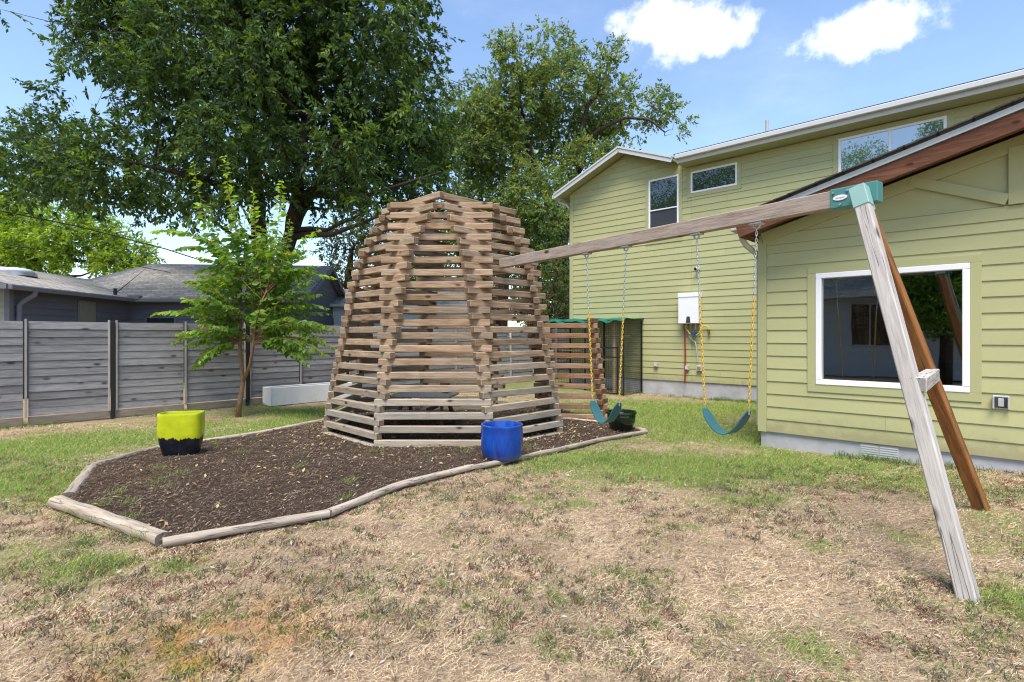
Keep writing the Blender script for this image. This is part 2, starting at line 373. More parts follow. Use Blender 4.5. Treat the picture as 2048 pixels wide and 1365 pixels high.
M['glass_blind'] = glass('glass_over_blind', (0.07, 0.10, 0.12), 3.6, False)
M['screen_mesh'] = plain('insect_screen', (0.045, 0.05, 0.06), 0.7, 0.2, 0.1)
M['brown_shade'] = plain('brown_shade', (0.20, 0.185, 0.16), 0.8, 0.2, 0.1)
M['black'] = plain('black_metal', (0.012, 0.012, 0.013), 0.5, 0.4, 0.1)
M['steel'] = plain('galvanised_steel', (0.48, 0.49, 0.51), 0.38, 0.5, 0.1, metal=0.8)
M['yellow'] = plain('yellow_coating', (0.55, 0.37, 0.07), 0.5, 0.35, 0.2, 30)
M['teal'] = plain('teal_paint', (0.07, 0.22, 0.21), 0.42, 0.4, 0.08)
M['teal_light'] = plain('pale_teal_paint', (0.24, 0.40, 0.375), 0.42, 0.4, 0.06)
M['belt'] = plain('teal_rubber', (0.03, 0.115, 0.135), 0.5, 0.4, 0.12)
M['blue'] = NT('blue_glaze', 0.16, 0.5)
_t = M['blue']; _n = _t.noise(_t.coords(scale=(3, 3, 0.7)), 3.0, 4); _tc = _t.n('ShaderNodeTexCoord'); _s = _t.n('ShaderNodeSeparateXYZ'); _t.l(_tc.outputs['Object'], _s.inputs[0])
_sp = _t.math('MULTIPLY', _t.range(_t.math('ADD', _s.outputs[2], _t.math('MULTIPLY', _t.noise(_t.coords(rand=False), 14, 5, 0.7), 0.22)), 0.10, 0.26, 1.0, 0.0), 0.75)
M['blue'] = _t.color(_t.mix(_sp, _t.ramp(_n, [(0.3, (0.004, 0.022, 0.19)), (0.7, (0.009, 0.085, 0.46))]), (0.10, 0.085, 0.07)))
_t = NT('lime_navy_glaze', 0.22, 0.5)                          # lime glaze dripping over navy
_tc = _t.n('ShaderNodeTexCoord'); _s = _t.n('ShaderNodeSeparateXYZ'); _t.l(_tc.outputs['Object'], _s.inputs[0])
_d = _t.math('ADD', _s.outputs[2], _t.math('MULTIPLY', _t.math('SUBTRACT', _t.noise(_t.coords(scale=(1, 1, 0.08), rand=False), 26, 4, 0.7), 0.5), 0.13))
_d = _t.math('ADD', _d, _t.math('MULTIPLY', _t.math('SUBTRACT', _t.noise(_t.coords(scale=(1, 1, 0.1), rand=False), 5, 2), 0.5), 0.08))
_f = _t.range(_d, 0.236, 0.251)
_l = _t.ramp(_t.noise(_t.coords(rand=False), 7, 5, 0.6), [(0.3, (0.40, 0.46, 0.008)), (0.7, (0.55, 0.60, 0.02))])
M['limepot'] = _t.color(_t.mix(_f, _t.mix(_t.range(_t.noise(_t.coords(), 6, 3), 0.4, 0.8), (0.006, 0.008, 0.016), (0.02, 0.024, 0.035)), _l))
M['greenpot'] = NT('dark_green_glaze', 0.14, 0.5); _t = M['greenpot']
M['greenpot'] = _t.color(_t.ramp(_t.noise(_t.coords(scale=(1, 1, 0.3)), 6, 4), [(0.35, (0.004, 0.006, 0.004)), (0.7, (0.012, 0.035, 0.012))]))
M['terracotta'] = plain('terracotta', (0.22, 0.11, 0.06), 0.85)
M['tarp'] = plain('green_tarp', (0.01, 0.14, 0.10), 0.4, 0.4, 0.25, 10)
M['cedar'] = plain('pale_timber', (0.40, 0.27, 0.16), 0.8, 0.2, 0.15)
M['sisal'] = plain('sisal_rope', (0.42, 0.31, 0.21), 0.95, 0.1, 0.2, 40)
M['red'] = plain('red_pipe', (0.34, 0.025, 0.025), 0.45, 0.4)
M['copper'] = plain('copper_pipe', (0.30, 0.13, 0.06), 0.4, 0.5, 0.2, metal=0.6)
M['blue_plastic'] = plain('blue_plastic', (0.02, 0.06, 0.2), 0.4, 0.4)
M['grey_plastic'] = plain('grey_plastic', (0.42, 0.42, 0.41), 0.5, 0.4)
M['maroon'] = plain('faded_maroon', (0.16, 0.07, 0.075), 0.7, 0.3, 0.15)
M['paletop'] = plain('pale_tabletop', (0.48, 0.50, 0.50), 0.6, 0.3, 0.1)
M['interior'] = plain('interior_wall', (0.45, 0.50, 0.49), 0.8, 0.2, 0.06)
M['bark'] = NT('bark', 0.95, 0.1); _t = M['bark']
_n = _t.noise(_t.coords('Object', (6, 6, 1.2), False), 3, 6, 0.65); _t.bump(_n, 0.9, 0.05); M['bark'] = _t.color(_t.ramp(_n, [(0.3, (0.028, 0.022, 0.017)), (0.55, (0.075, 0.06, 0.047)), (0.8, (0.13, 0.108, 0.088))]))
M['sapbark'] = plain('sapling_bark', (0.24, 0.145, 0.085), 0.85, 0.2, 0.3, 14, bump=0.4)
M['leaf'] = leafmat('leaves', 0.38, 0.55, 0.25); M['leaf_thin'] = leafmat('thin_leaves', 0.45, 0.45, 0.3); M['blade'] = leafmat('grass_blades', 0.30, 0.7, 0.15); M['litter'] = leafmat('litter', 0.12, 0.85, 0.1)
_t = NT('soil', 0.95, 0.1); _a = _t.n('ShaderNodeAttribute', attribute_name='Col'); _n = _t.noise(_t.coords(rand=False), 22, 7, 0.7)
_n2 = _t.noise(_t.coords(rand=False), 90, 4, 0.7); _t.bump(_t.math('ADD', _n, _n2), 0.8, 0.03)
M['ground'] = _t.color(_t.mix(1.0, _a.outputs['Color'], _t.ramp(_t.math('MULTIPLY', _t.math('ADD', _n, _n2), 0.5), [(0.34, (0.42, 0.38, 0.34)), (0.5, (0.95, 0.93, 0.9)), (0.64, (1.5, 1.45, 1.35))]), 'MULTIPLY'))
_t = NT('mulch', 0.95, 0.1); _n = _t.noise(_t.coords(rand=False), 30, 7, 0.75); _t.bump(_n, 1.0, 0.04)
M['mulch'] = _t.color(_t.ramp(_n, [(0.35, (0.03, 0.02, 0.014)), (0.55, (0.085, 0.06, 0.045)), (0.72, (0.17, 0.125, 0.095))]))
_t = NT('wire_mesh', 0.5, 0.3); M['wire'] = _t.color((0.02, 0.02, 0.02))

# ------------------------------------------------------------------ bed outline, turf masks
FRONT = [(1293, 867), (1214, 881), (1124, 902), (1044, 920), (983, 933), (947, 941), (867, 960), (791, 980), (744, 1000), (658, 1036), (544, 1057), (431, 1077), (325, 1097)]
LEFT = [(118, 1013), (134, 1002), (181, 939), (224, 925), (312, 901), (402, 888), (528, 869), (650, 844)]
BED = [G(*p) for p in FRONT + LEFT] + [Vector((-3.2, 11.2, 0)), Vector((-1.6, 12.2, 0)), Vector((0.6, 11.8, 0)), Vector((1.75, 9.75, 0))]
BEDXY = np.array([(p.x, p.y) for p in BED])
def in_poly(x, y, poly):
    ins = np.zeros(x.shape, bool); n = len(poly)
    for i in range(n):
        x1, y1 = poly[i]; x2, y2 = poly[(i + 1) % n]
        c = ((y1 > y) != (y2 > y)) & (x < (x2 - x1) * (y - y1) / (y2 - y1 + 1e-12) + x1); ins ^= c
    return ins
# patches of living turf on a parched lawn: (photo x, photo y, half-width m, half-depth m, strength)
PATCH = [(1500, 930, 1.6, 0.75, 1.0), (1200, 920, 1.1, 0.7, 1.0), (1340, 935, 1.1, 0.8, 1.0), (1700, 935, 0.8, 0.35, 0.8), (1430, 865, 1.6, 1.1, 0.95), (1290, 830, 1.6, 1.6, 1.0), (1400, 810, 2.8, 1.6, 0.9), (1500, 880, 1.2, 0.7, 0.8), (1780, 970, 1.0, 0.4, 0.6), (1990, 1000, 0.7, 0.3, 0.5),
         (1830, 960, 0.5, 0.3, 0.5), (60, 960, 1.3, 0.8, 1.0), (20, 900, 1.8, 0.9, 0.95), (200, 880, 1.6, 0.8, 0.95), (450, 870, 1.8, 0.9, 0.9), (560, 850, 1.8, 1.0, 0.85), (620, 825, 1.5, 1.0, 0.8), (100, 990, 0.7, 0.4, 0.7),
         (190, 1130, 0.30, 0.22, 0.9), (90, 1100, 0.4, 0.3, 0.45), (360, 1135, 0.25, 0.12, 0.6), (1650, 1090, 0.16, 0.14, 0.7), (1290, 1150, 0.12, 0.10, 0.55), (1590, 1290, 0.22, 0.15, 0.55), (2010, 1190, 0.25, 0.3, 0.7), (1990, 1080, 0.5, 0.35, 0.5), (1700, 1240, 0.2, 0.15, 0.35), (1150, 1010, 0.3, 0.15, 0.5), (1060, 1000, 0.3, 0.2, 0.55), (400, 1330, 0.15, 0.12, 0.35), (1390, 1050, 0.25, 0.15, 0.35), (1480, 1000, 0.6, 0.3, 0.5), (1500, 1180, 0.2, 0.12, 0.3)]
_PG = [(G(a, b), c, d, e) for a, b, c, d, e in PATCH]
def green(x, y):
    m = np.zeros_like(x)
    for g, rx, ry, st in _PG:
        q = ((x - g.x) / rx) ** 2 + ((y - g.y) / ry) ** 2; m = np.maximum(m, st * np.exp(-q * 0.75))
    far = sstep(13, 17, y) * 0.7; m = np.maximum(m, far)
    n = fbm(x * 1.7 + 5, y * 1.7 + 9, 4); n2 = fbm(x * 6 + 3, y * 6 + 1, 3)
    return np.clip(m * 1.45 + (n - 0.5) * 0.95 + (n2 - 0.5) * 1.0 - 0.09, 0, 1)
def orange(x, y):
    g1 = G(420, 1270); g2 = G(330, 1340); g3 = G(560, 1210)
    m = np.exp(-(((x - g1.x) / 0.5) ** 2 + ((y - g1.y) / 0.16) ** 2)) + 0.8 * np.exp(-(((x - g2.x) / 0.35) ** 2 + ((y - g2.y) / 0.2) ** 2)) + 0.5 * np.exp(-(((x - g3.x) / 0.3) ** 2 + ((y - g3.y) / 0.15) ** 2))
    return np.clip(m * (fbm(x * 9, y * 9, 3) * 2.2 - 0.55), 0, 1)

# ------------------------------------------------------------------ ground
def grid_axis(a, b, step, far):
    core = np.arange(a, b + 1e-6, step); out = []; d = step
    x = b
    while x < far: d *= 1.45; x += d; out.append(x)
    lo = []; d = step; x = a
    while x > -far: d *= 1.45; x -= d; lo.append(x)
    return np.array(lo[::-1] + list(core) + out)
gx = grid_axis(-9, 8, 0.07, 600); gy = grid_axis(-0.5, 15, 0.07, 600)
XX, YY = np.meshgrid(gx, gy)
near = (np.abs(XX) < 12) & (YY > -4) & (YY < 18)
ZZ = gz(XX, YY) + np.where(near, (fbm(XX * 1.1, YY * 1.1, 4) - 0.5) * 0.05 + (fbm(XX * 7, YY * 7, 2) - 0.5) * 0.018, -0.05) - 0.012
GR = green(XX, YY)[..., None]; OG = orange(XX, YY)[..., None]
straw = np.array([0.40, 0.305, 0.215]); turf = np.array([0.19, 0.23, 0.08])
nn = fbm(XX * 2.3 + 40, YY * 2.3, 4)[..., None]; n3 = fbm(XX * 5 + 11, YY * 5 + 70, 3)[..., None]
CC = straw * (0.72 + 0.5 * nn) * (1 - GR) + turf * GR
dk = np.clip((n3 - 0.56) * 5, 0, 1) * (1 - GR) * 0.55; CC = CC * (1 - dk) + np.array([0.14, 0.10, 0.075]) * dk
CC = CC * (1 - OG) + np.array([0.50, 0.26, 0.07]) * OG
nx, ny = len(gx), len(gy); ii = (np.arange(ny - 1)[:, None] * nx + np.arange(nx - 1)[None]).ravel()
me = fast_mesh('ground', np.stack([XX, YY, ZZ], -1).reshape(-1, 3), np.stack([ii, ii + 1, ii + nx + 1, ii + nx], 1), CC.reshape(-1, 3), True)
tag(link('ground', me, M['ground']), kind='structure')
# the mulched bed: a low mound inside the edging
bx = np.arange(BEDXY[:, 0].min(), BEDXY[:, 0].max(), 0.06); by = np.arange(BEDXY[:, 1].min(), BEDXY[:, 1].max(), 0.06)
BX, BY = np.meshgrid(bx, by); ins = in_poly(BX, BY, BEDXY)
BZ = gz(BX, BY) + 0.035 + (fbm(BX * 3, BY * 3, 3) - 0.5) * 0.05 + (fbm(BX * 14, BY * 14, 2) - 0.5) * 0.03
ii = (np.arange(len(by) - 1)[:, None] * len(bx) + np.arange(len(bx) - 1)[None]).ravel(); nb = len(bx)
q = np.stack([ii, ii + 1, ii + nb + 1, ii + nb], 1); q = q[ins.ravel()[q].all(1)]
tag(link('mulch_bed', fast_mesh('mulch_bed', np.stack([BX, BY, BZ], -1).reshape(-1, 3), q, None, True), M['mulch']), kind='structure')

# ------------------------------------------------------------------ the green house
def clip_poly(pl, a, b, c):                                   # keep a*u + b*z <= c
    out = []
    for i in range(len(pl)):
        p, q = pl[i], pl[(i + 1) % len(pl)]; dp = a * p[0] + b * p[1] - c; dq = a * q[0] + b * q[1] - c
        if dp <= 0: out.append(p)
        if dp * dq < 0: t = dp / (dp - dq); out.append((p[0] + (q[0] - p[0]) * t, p[1] + (q[1] - p[1]) * t))
    return out
def siding(parent, mat, place, u0, u1, z0, z1, reveal, openings=(), halves=(), joints=True, lip=0.0135, name='siding_plank'):
    """rows of lap siding; place(u, depth, z) -> parent-local point, depth = distance out of the wall"""
    k = 0; z = z0
    while z < z1 - 0.02:
        zt = min(z + reveal, z1); edges = {u0, u1}
        for (a, b, c, d) in openings:
            if d > z + 1e-4 and c < zt - 1e-4 and b > u0 and a < u1: edges |= {max(a, u0), min(b, u1)}
        e = sorted(edges); runs = []
        for a, b in zip(e, e[1:]):
            if b - a < 0.015: continue
            lo, hi = z, zt; m = (a + b) / 2
            for (oa, ob, oc, od) in openings:
                if oa < m < ob and od > z and oc < zt:
                    if oc <= lo and od >= hi: lo = hi
                    elif oc > lo: hi = min(hi, oc)
                    else: lo = max(lo, od)
            if hi - lo > 0.012: runs.append((a, b, lo, hi))
        for (a, b, lo, hi) in runs:
            cuts = [a]
            if joints and b - a > 2.5: cuts.append(a + random.uniform(0.8, b - a - 0.8))
            cuts.append(b)
            for s, t in zip(cuts, cuts[1:]):
                if t < b: t -= 0.003
                pl = [(s, lo), (t, lo), (t, hi), (s, hi)]
                for h in halves: pl = clip_poly(pl, *h) if len(pl) > 2 else pl
                if len(pl) < 3 or max(p[0] for p in pl) - min(p[0] for p in pl) < 0.03: continue
                uc = sum(p[0] for p in pl) / len(pl); n = len(pl)
                dep = lambda zz: 0.003 + lip * (1 - (zz - z) / reveal)
                O = Vector(place(uc, 0, (lo + hi) / 2))
                fr = [Vector(place(p[0], dep(p[1]), p[1])) - O for p in pl]; bk = [Vector(place(p[0], 0.001, p[1])) - O for p in pl]
                mb = MB(); mb.add(fr + bk, [tuple(range(n)), tuple(range(2 * n - 1, n - 1, -1))] + [(i, i + n, (i + 1) % n + n, (i + 1) % n) for i in range(n)])
                o = mb.build(name, mat, parent); o.location = O; k += 1
        z += reveal
    return k
V1, V2 = 7.99, 14.15; UL = -2.63; UC = 0.20; UR = 3.03; UG0, UG1 = -10.55, -6.45; UGC = -8.5; UEND = 4.0
HB = W(-3.0, V2, 0)
house = empty('house', HB, ROTH, 'lime green two-storey house with lap siding and a low gabled front wing', 'house')
def hl(u, v, z): return (u + 3.0, v - V2, z)                   # house-local coordinates
def hbox(name, mat, u0, u1, v0, v1, z0, z1, c=0.0, parent=None, mb=None):
    a = hl(u0, v0, z0); b = hl(u1, v1, z1); m = MB().box(a[0], b[0], a[1], b[1], a[2], b[2], c)
    return m.build(name, mat, parent or house)
ZS1 = 0.207; ZS2 = 0.29
# wing window numbers
WU0, WU1, WZ0, WZ1 = -1.914, -0.353, 0.905, 2.375
TU0, TU1, TZ0, TZ1 = WU0 - 0.10, WU1 + 0.10, WZ0 - 0.10, WZ1 + 0.09
# wing shell
hbox('wall', M['trim'], UL, WU0, V1 + 0.0, V1 + 0.12, ZS1, 2.97); hbox('wall', M['trim'], WU1, UR, V1, V1 + 0.12, ZS1, 2.97)
hbox('wall', M['trim'], WU0, WU1, V1, V1 + 0.12, ZS1, WZ0); hbox('wall', M['trim'], WU0, WU1, V1, V1 + 0.12, WZ1, 2.97)
def gable_z(u): return 2.985 + 0.268 * (2.83 - abs(u - UC))
m = MB(); pl = [(UL, 2.971), (UR, 2.971), (UC, 3.745)]
m.add([hl(u, V1 - 0.008, z) for u, z in pl] + [hl(u, V1 + 0.1, z) for u, z in pl], [(0, 1, 2), (5, 4, 3), (0, 3, 4, 1), (1, 4, 5, 2), (2, 5, 3, 0)]); m.build('gable_panel', M['trim'], house)
hbox('wall', M['trim'], UL, UL + 0.12, V1 + 0.121, V2, ZS1, 3.0); hbox('wall', M['trim'], UR - 0.12, UR, V1 + 0.121, V2, ZS1, 3.0)
hbox('foundation', M['concrete'], UL + 0.015, UR - 0.015, V1 + 0.015, V2 + 0.5, -0.5, ZS1 - 0.002)
siding(house, M['siding'], lambda u, d, z: hl(u, V1 - d, z), UL + 0.1, UR - 0.1, ZS1, 2.815, 0.1778, [(TU0, TU1, TZ0, TZ1)])
siding(house, M['siding'], lambda u, d, z: hl(UL - d, V1 + V2 - u, z), V1 + 0.1, V2 - 0.1, ZS1, 2.95, 0.1778)
hbox('frieze_board', M['trim'], UL + 0.1, UR - 0.1, V1 - 0.02, V1 - 0.0005, 2.817, 2.966, 0.003)
hbox('corner_board', M['trim'], UL - 0.022, UL + 0.097, V1 - 0.024, V1 + 0.08, ZS1 - 0.01, 2.967, 0.004)
hbox('corner_board', M['trim'], UR - 0.097, UR + 0.022, V1 - 0.024, V1 + 0.08, ZS1 - 0.01, 2.967, 0.004)
# gable truss trim: king post, braces, rake boards
def hbar(name, mat, a, b, wd, ht, v0, c=0.003):                # a flat board on the gable between two (u, z) points
    m = MB(); m.bar(hl(a[0], v0, a[1]), hl(b[0], v0, b[1]), wd, ht, c, up=(0, 0, 1)); return m.build(name, mat, house)
_m = MB(); _m.bar(hl(0.03, V1 - 0.031, 2.972), hl(0.03, V1 - 0.031, 3.60), 0.045, 0.13, 0.003, up=(1, 0, 0)); _m.build('king_post', M['trim'], house)
for s in (-1, 1):
    hbar('brace', M['trim'], (0.03 + s * 0.07, 3.03), (0.03 + s * 0.93, 3.40 if s < 0 else 3.44), 0.042, 0.12, V1 - 0.029)
    hbar('rake_trim', M['trim'], (UC + s * 2.79, gable_z(UL) - 0.075 + 0.012), (UC, gable_z(UC) - 0.075), 0.036, 0.15, V1 - 0.0265)
# wing roof: slab, drip edge, stained rake timbers, gutter
OV = 0.45; VE = V1 - OV
def roof_slab(name, mat, pts, th, parent):
    m = MB(); n = len(pts); up = [Vector(p) for p in pts]; dn = [p - Vector((0, 0, th)) for p in up]
    m.add(up + dn, [tuple(range(n)), tuple(range(2 * n - 1, n - 1, -1))] + [(i, i + n, (i + 1) % n + n, (i + 1) % n) for i in range(n)]); return m.build(name, mat, parent)
EH = 2.99; SL = 0.268; ZR = 3.95
for s in (-1, 1):
    ue = UC + s * EH; ze = ZR - SL * EH
    if s < 0: pts = [hl(ue, VE - 0.03, ze), hl(UC, VE - 0.03, ZR), hl(UC, V2 + 0.3, ZR), hl(ue, V2 + 0.3, ze)]
    else: pts = [hl(UC, VE - 0.03, ZR), hl(ue, VE - 0.03, ze), hl(ue, V2 + 0.3, ze), hl(UC, V2 + 0.3, ZR)]
    roof_slab('roof', M['shingle_dark'], [Vector(p) + Vector((0, 0, 0.03)) for p in pts], 0.028, house)
    roof_slab('soffit', M['trim'], [Vector(p) + Vector((0, 0.031, -0.062)) for p in pts], 0.03, house)
    for k in range(18):                                        # ragged shingle edges along the rake
        t0 = k / 18; u = UC + s * EH * (1 - t0); u2 = UC + s * EH * (1 - t0 - 0.066); zz = ZR - SL * abs(u - UC); z2 = ZR - SL * abs(u2 - UC)
        mm = MB(); mm.bar(hl(u, VE - 0.035, zz + 0.041), hl(u2, VE - 0.035, z2 + 0.034), 0.10, 0.014 + random.uniform(-0.003, 0.004)); mm.build('shingle', M['shingle_dark'], house)
    a = (UC + s * (EH + 0.005), ze); b = (UC, ZR)
    mm = MB(); mm.bar(hl(a[0], VE - 0.015, a[1] - 0.03), hl(b[0], VE - 0.015, b[1] - 0.03), 0.03, 0.062); mm.build('drip_edge', M['fascia'], house)
    mm = MB(); mm.bar(hl(UC + s * (EH - 0.012), VE + 0.035, a[1] - 0.064 - 0.095), hl(b[0], VE + 0.035, b[1] - 0.064 - 0.095), 0.09, 0.187, 0.004); mm.build('rake_timber', M['rake'], house)
    mm = MB(); g0 = UC + s * (EH + 0.065); x, y0, z = hl(g0, VE + 0.01, ze - 0.07); y1 = hl(0, V2, 0)[1]
    mm.box(x - 0.062, x + 0.062, y0 + 0.09, y1, z - 0.06, z + 0.05, 0.012); mm.build('gutter', M['gutter'], house)
# soffit return and gutter elbow at the corner
mm = MB(); mm.box(*[hl(UL - 0.14, 0, 0)[0], hl(UL + 0.0, 0, 0)[0]], hl(0, VE + 0.085, 0)[1], hl(0, V1 + 0.5, 0)[1], 2.915, 2.945); mm.build('eave_return', M['rake'], house)
mm = MB(); mm.tube([hl(UL - 0.20, V1 - 0.13, 3.04), hl(UL - 0.20, V1 - 0.13, 2.93), hl(UL - 0.16, V1 - 0.06, 2.84), hl(UL - 0.09, V1 + 0.12, 2.74), hl(UL - 0.07, V1 + 0.20, 2.60), hl(UL - 0.07, V1 + 0.2, 0.25)], 0.04, 10); mm.build('downspout', M['gutter'], house, smooth=50)
# wing window
def window(u0, u1, z0, z1, v, frame_mat, pane_mat, fw=0.06, sunk=-0.012, mull=(), rails=(), lower=None, proud=0.034):
    m = MB()
    def bx(a, b, c, d, p=0.0): q = hl(a, v - proud - p, c); r = hl(b, v + 0.09, d); m.box(q[0], r[0], q[1], r[1], q[2], r[2], 0.006)
    bx(u0, u1, z0, z0 + fw); bx(u0, u1, z1 - fw, z1); bx(u0, u0 + fw, z0 + fw, z1 - fw, 0.001); bx(u1 - fw, u1, z0 + fw, z1 - fw, 0.001)
    for c in mull: bx(c - fw * 0.4, c + fw * 0.4, z0 + fw, z1 - fw, 0.002)
    for c in rails: bx(u0 + fw, u1 - fw, c - fw * 0.35, c + fw * 0.35, 0.003)
    fr = m.build('window', frame_mat, house)
    cs = [u0 + fw] + sorted(mull) + [u1 - fw]; rs = [z0 + fw] + sorted(rails) + [z1 - fw]
    for a, b in zip(cs, cs[1:]):
        for j, (c, d) in enumerate(zip(rs, rs[1:])):
            q = hl(a - 0.005, v + sunk, c - 0.005); r = hl(b + 0.005, v + sunk + 0.006, d + 0.005); mm = MB().box(q[0], r[0], q[1], r[1], q[2], r[2])
            mm.build('pane', lower if (lower and j == 0) else pane_mat, fr)
    return fr
def casing(u0, u1, z0, z1, U0, U1, Z0, Z1, v, d=0.026):        # four flat boards around a window
    for a, b, c, e in ((U0, U1, z1 + 0.0005, Z1), (U0, U1, Z0, z0 - 0.0005), (U0, u0 - 0.0005, z0, z1), (u1 + 0.0005, U1, z0, z1)):
        hbox('window_trim', M['trim'], a, b, v - d, v - 0.0005, c, e, 0.003)
window(WU0, WU1, WZ0, WZ1, V1, M['vinyl'], M['glass'], 0.068, 0.035, proud=0.034)
casing(WU0, WU1, WZ0, WZ1, TU0, TU1, TZ0, TZ1, V1)
# room behind the glass
hbox('interior_wall', M['interior'], UL + 0.13, UR - 0.13, 12.2, 12.3, 0.2, 2.9); hbox('interior_floor', M['interior'], UL + 0.13, UR - 0.13, V1 + 0.13, 12.19, 0.22, 0.28)
hbox('interior_ceiling', M['interior'], UL + 0.13, UR - 0.13, V1 + 0.13, 12.19, 2.72, 2.78)
# crawl-space vent
vu0, _ = wallpt(1719, 900, V1); vu1, _ = wallpt(1798, 900, V1)
mm = MB(); q = hl(vu0, V1 + 0.004, 0.02); r = hl(vu1, V1 + 0.02, 0.19); mm.box(q[0], r[0], q[1], r[1], q[2], r[2]); vent = mm.build('foundation_vent', M['grey_plastic'], house)
for i in range(5):
    z = 0.045 + i * 0.028; mm = MB()
    for a, b in ((vu0 + 0.015, (vu0 + vu1) / 2 - 0.01), ((vu0 + vu1) / 2 + 0.01, vu1 - 0.015)):
        q = hl(a, V1 - 0.004, z); r = hl(b, V1 + 0.0035, z + 0.014); mm.box(q[0], r[0], q[1], r[1], q[2], r[2])
    mm.build('louvre', M['white'], vent)

# ---- two-storey part
ZE2 = 6.25
GS = 0.40; ZG = 6.97
hbox('wall', M['trim'], UG0, UEND, V2, V2 + 0.15, ZS2, 6.18)
m = MB(); pl = [(UG0, 6.181), (UG1, 6.181), (UGC, ZG)]
m.add([hl(u, V2, z) for u, z in pl] + [hl(u, V2 + 0.14, z) for u, z in pl], [(0, 1, 2), (5, 4, 3), (0, 3, 4, 1), (1, 4, 5, 2), (2, 5, 3, 0)]); m.build('gable_wall', M['trim'], house)
hbox('wall', M['trim'], UG0, UG0 + 0.15, V2 + 0.151, V2 + 9, ZS2, 6.18)
hbox('foundation', M['concrete'], UG0 + 0.015, UL - 0.02, V2 + 0.015, V2 + 9, -0.6, ZS2 - 0.002)
def rect(x0, y0, x1, y1):                                       # two opposite photo corners on the tall wall
    a = wallpt(x0, y0, V2); b = wallpt(x1, y1, V2); return min(a[0], b[0]), max(a[0], b[0]), min(a[1], b[1]), max(a[1], b[1])
gw = (wallu(1298, V2), wallu(1358, V2)); gz1 = wallpt(1298, 362, V2)[1]; gz0 = 4.30
sw = (wallu(1382, V2), wallu(1475, V2)); sz1 = wallpt(1382, 345, V2)[1]; sz0 = wallpt(1382, 388, V2)[1]
dw = (wallu(1677, V2), wallu(1894, V2)); dz1 = wallpt(1894, 232, V2)[1]; dz0 = dz1 - 1.25
T = 0.105
OPEN2 = [(gw[0] - T, gw[1] + T, gz0 - T, gz1 + T), (sw[0] - T, sw[1] + T, sz0 - T, sz1 + T), (dw[0] - T, dw[1] + T, dz0 - T, dz1 + T)]
halves = [(-GS, 1, ZG - 0.02 - GS * UGC + 0.0), ]
def gl(u): return ZG - 0.02 - GS * abs(u - UGC)
siding(house, M['siding'], lambda u, d, z: hl(u, V2 - d, z), UG0 + 0.1, UG1, ZS2, 6.95, 0.1778, OPEN2[:2], [(-GS, 1, ZG - 0.02 - GS * UGC), (GS, 1, ZG - 0.02 + GS * UGC)])
siding(house, M['siding'], lambda u, d, z: hl(u, V2 - d, z), UG1 + 0.003, UL - 0.02, ZS2, 6.17, 0.1778, OPEN2)
siding(house, M['siding'], lambda u, d, z: hl(u, V2 - d, z), UL - 0.02, UEND, ZS2 + 0.1778 * 15, 6.17, 0.1778, OPEN2)
hbox('corner_board', M['trim'], UG0 - 0.024, UG0 + 0.097, V2 - 0.026, V2 + 0.1, ZS2 - 0.01, 6.14, 0.004)
window(gw[0], gw[1], gz0, gz1, V2, M['vinyl'], M['glass_dark'], 0.05, -0.012, rails=((gz0 + gz1) / 2 - 0.02,), lower=M['screen_mesh'])
casing(gw[0], gw[1], gz0, gz1, *OPEN2[0], V2)
window(sw[0], sw[1], sz0, sz1, V2, M['vinyl'], M['glass_dark'], 0.05, -0.012)
casing(sw[0], sw[1], sz0, sz1, *OPEN2[1], V2)
window(dw[0], dw[1], dz0, dz1, V2, M['vinyl'], M['glass_blind'], 0.055, -0.012, mull=(wallu(1780, V2),))
casing(dw[0], dw[1], dz0, dz1, *OPEN2[2], V2)
# gable roof of the tall part
for s in (-1, 1):
    e = 2.05 + 0.36; ue = UGC + s * e; ze = ZG + 0.1 - GS * e; zt = ZG + 0.1
    v0, v1 = V2 - 0.42, V2 + 8
    pts = [hl(ue, v0, ze), hl(UGC, v0, zt), hl(UGC, v1, zt), hl(ue, v1, ze)] if s < 0 else [hl(UGC, v0, zt), hl(ue, v0, ze), hl(ue, v1, ze), hl(UGC, v1, zt)]
    if s > 0: pts = [hl(UGC, v0, zt), hl(ue - 0.72, v0, ze + GS * 0.72), hl(ue - 0.72, v1, ze + GS * 0.72), hl(UGC, v1, zt)]
    roof_slab('roof', M['shingle_dark'], [Vector(p) + Vector((0, 0, 0.06)) for p in pts], 0.035, house)
    roof_slab('soffit', M['trim'], [Vector(p) + Vector((0, 0.02, 0.02)) for p in pts], 0.06, house)
    eu, ez = (ue, ze) if s < 0 else (ue - 0.72, ze + GS * 0.72)
    mm = MB(); mm.bar(hl(eu, v0 - 0.012, ez - 0.035), hl(UGC, v0 - 0.012, zt - 0.035), 0.03, 0.15); mm.build('rake_board', M['white'], house)
    mm = MB(); mm.bar(hl(eu, v0 - 0.022, ez + 0.035), hl(UGC, v0 - 0.022, zt + 0.035), 0.05, 0.05); mm.build('drip_edge', M['fascia'], house)
mm = MB(); g = hl(UGC - 2.41 - 0.06, V2 - 0.40, ZG + 0.1 - GS * 2.41 - 0.03); mm.box(g[0] - 0.06, g[0] + 0.06, g[1], g[1] + 8, g[2] - 0.07, g[2] + 0.06, 0.012); mm.build('gutter', M['white'], house)
mm = MB(); mm.tube([(g[0], g[1] + 0.3, g[2] - 0.05), (g[0] + 0.02, g[1] + 0.3, g[2] - 0.14), (g[0] + 0.25, g[1] + 0.36, g[2] - 0.24), hl(UG0 - 0.07, V2 + 0.08, ZG - 1.3), hl(UG0 - 0.07, V2 + 0.08, 0.2)], 0.045, 10); mm.build('downspout', M['gutter'], house, smooth=50)
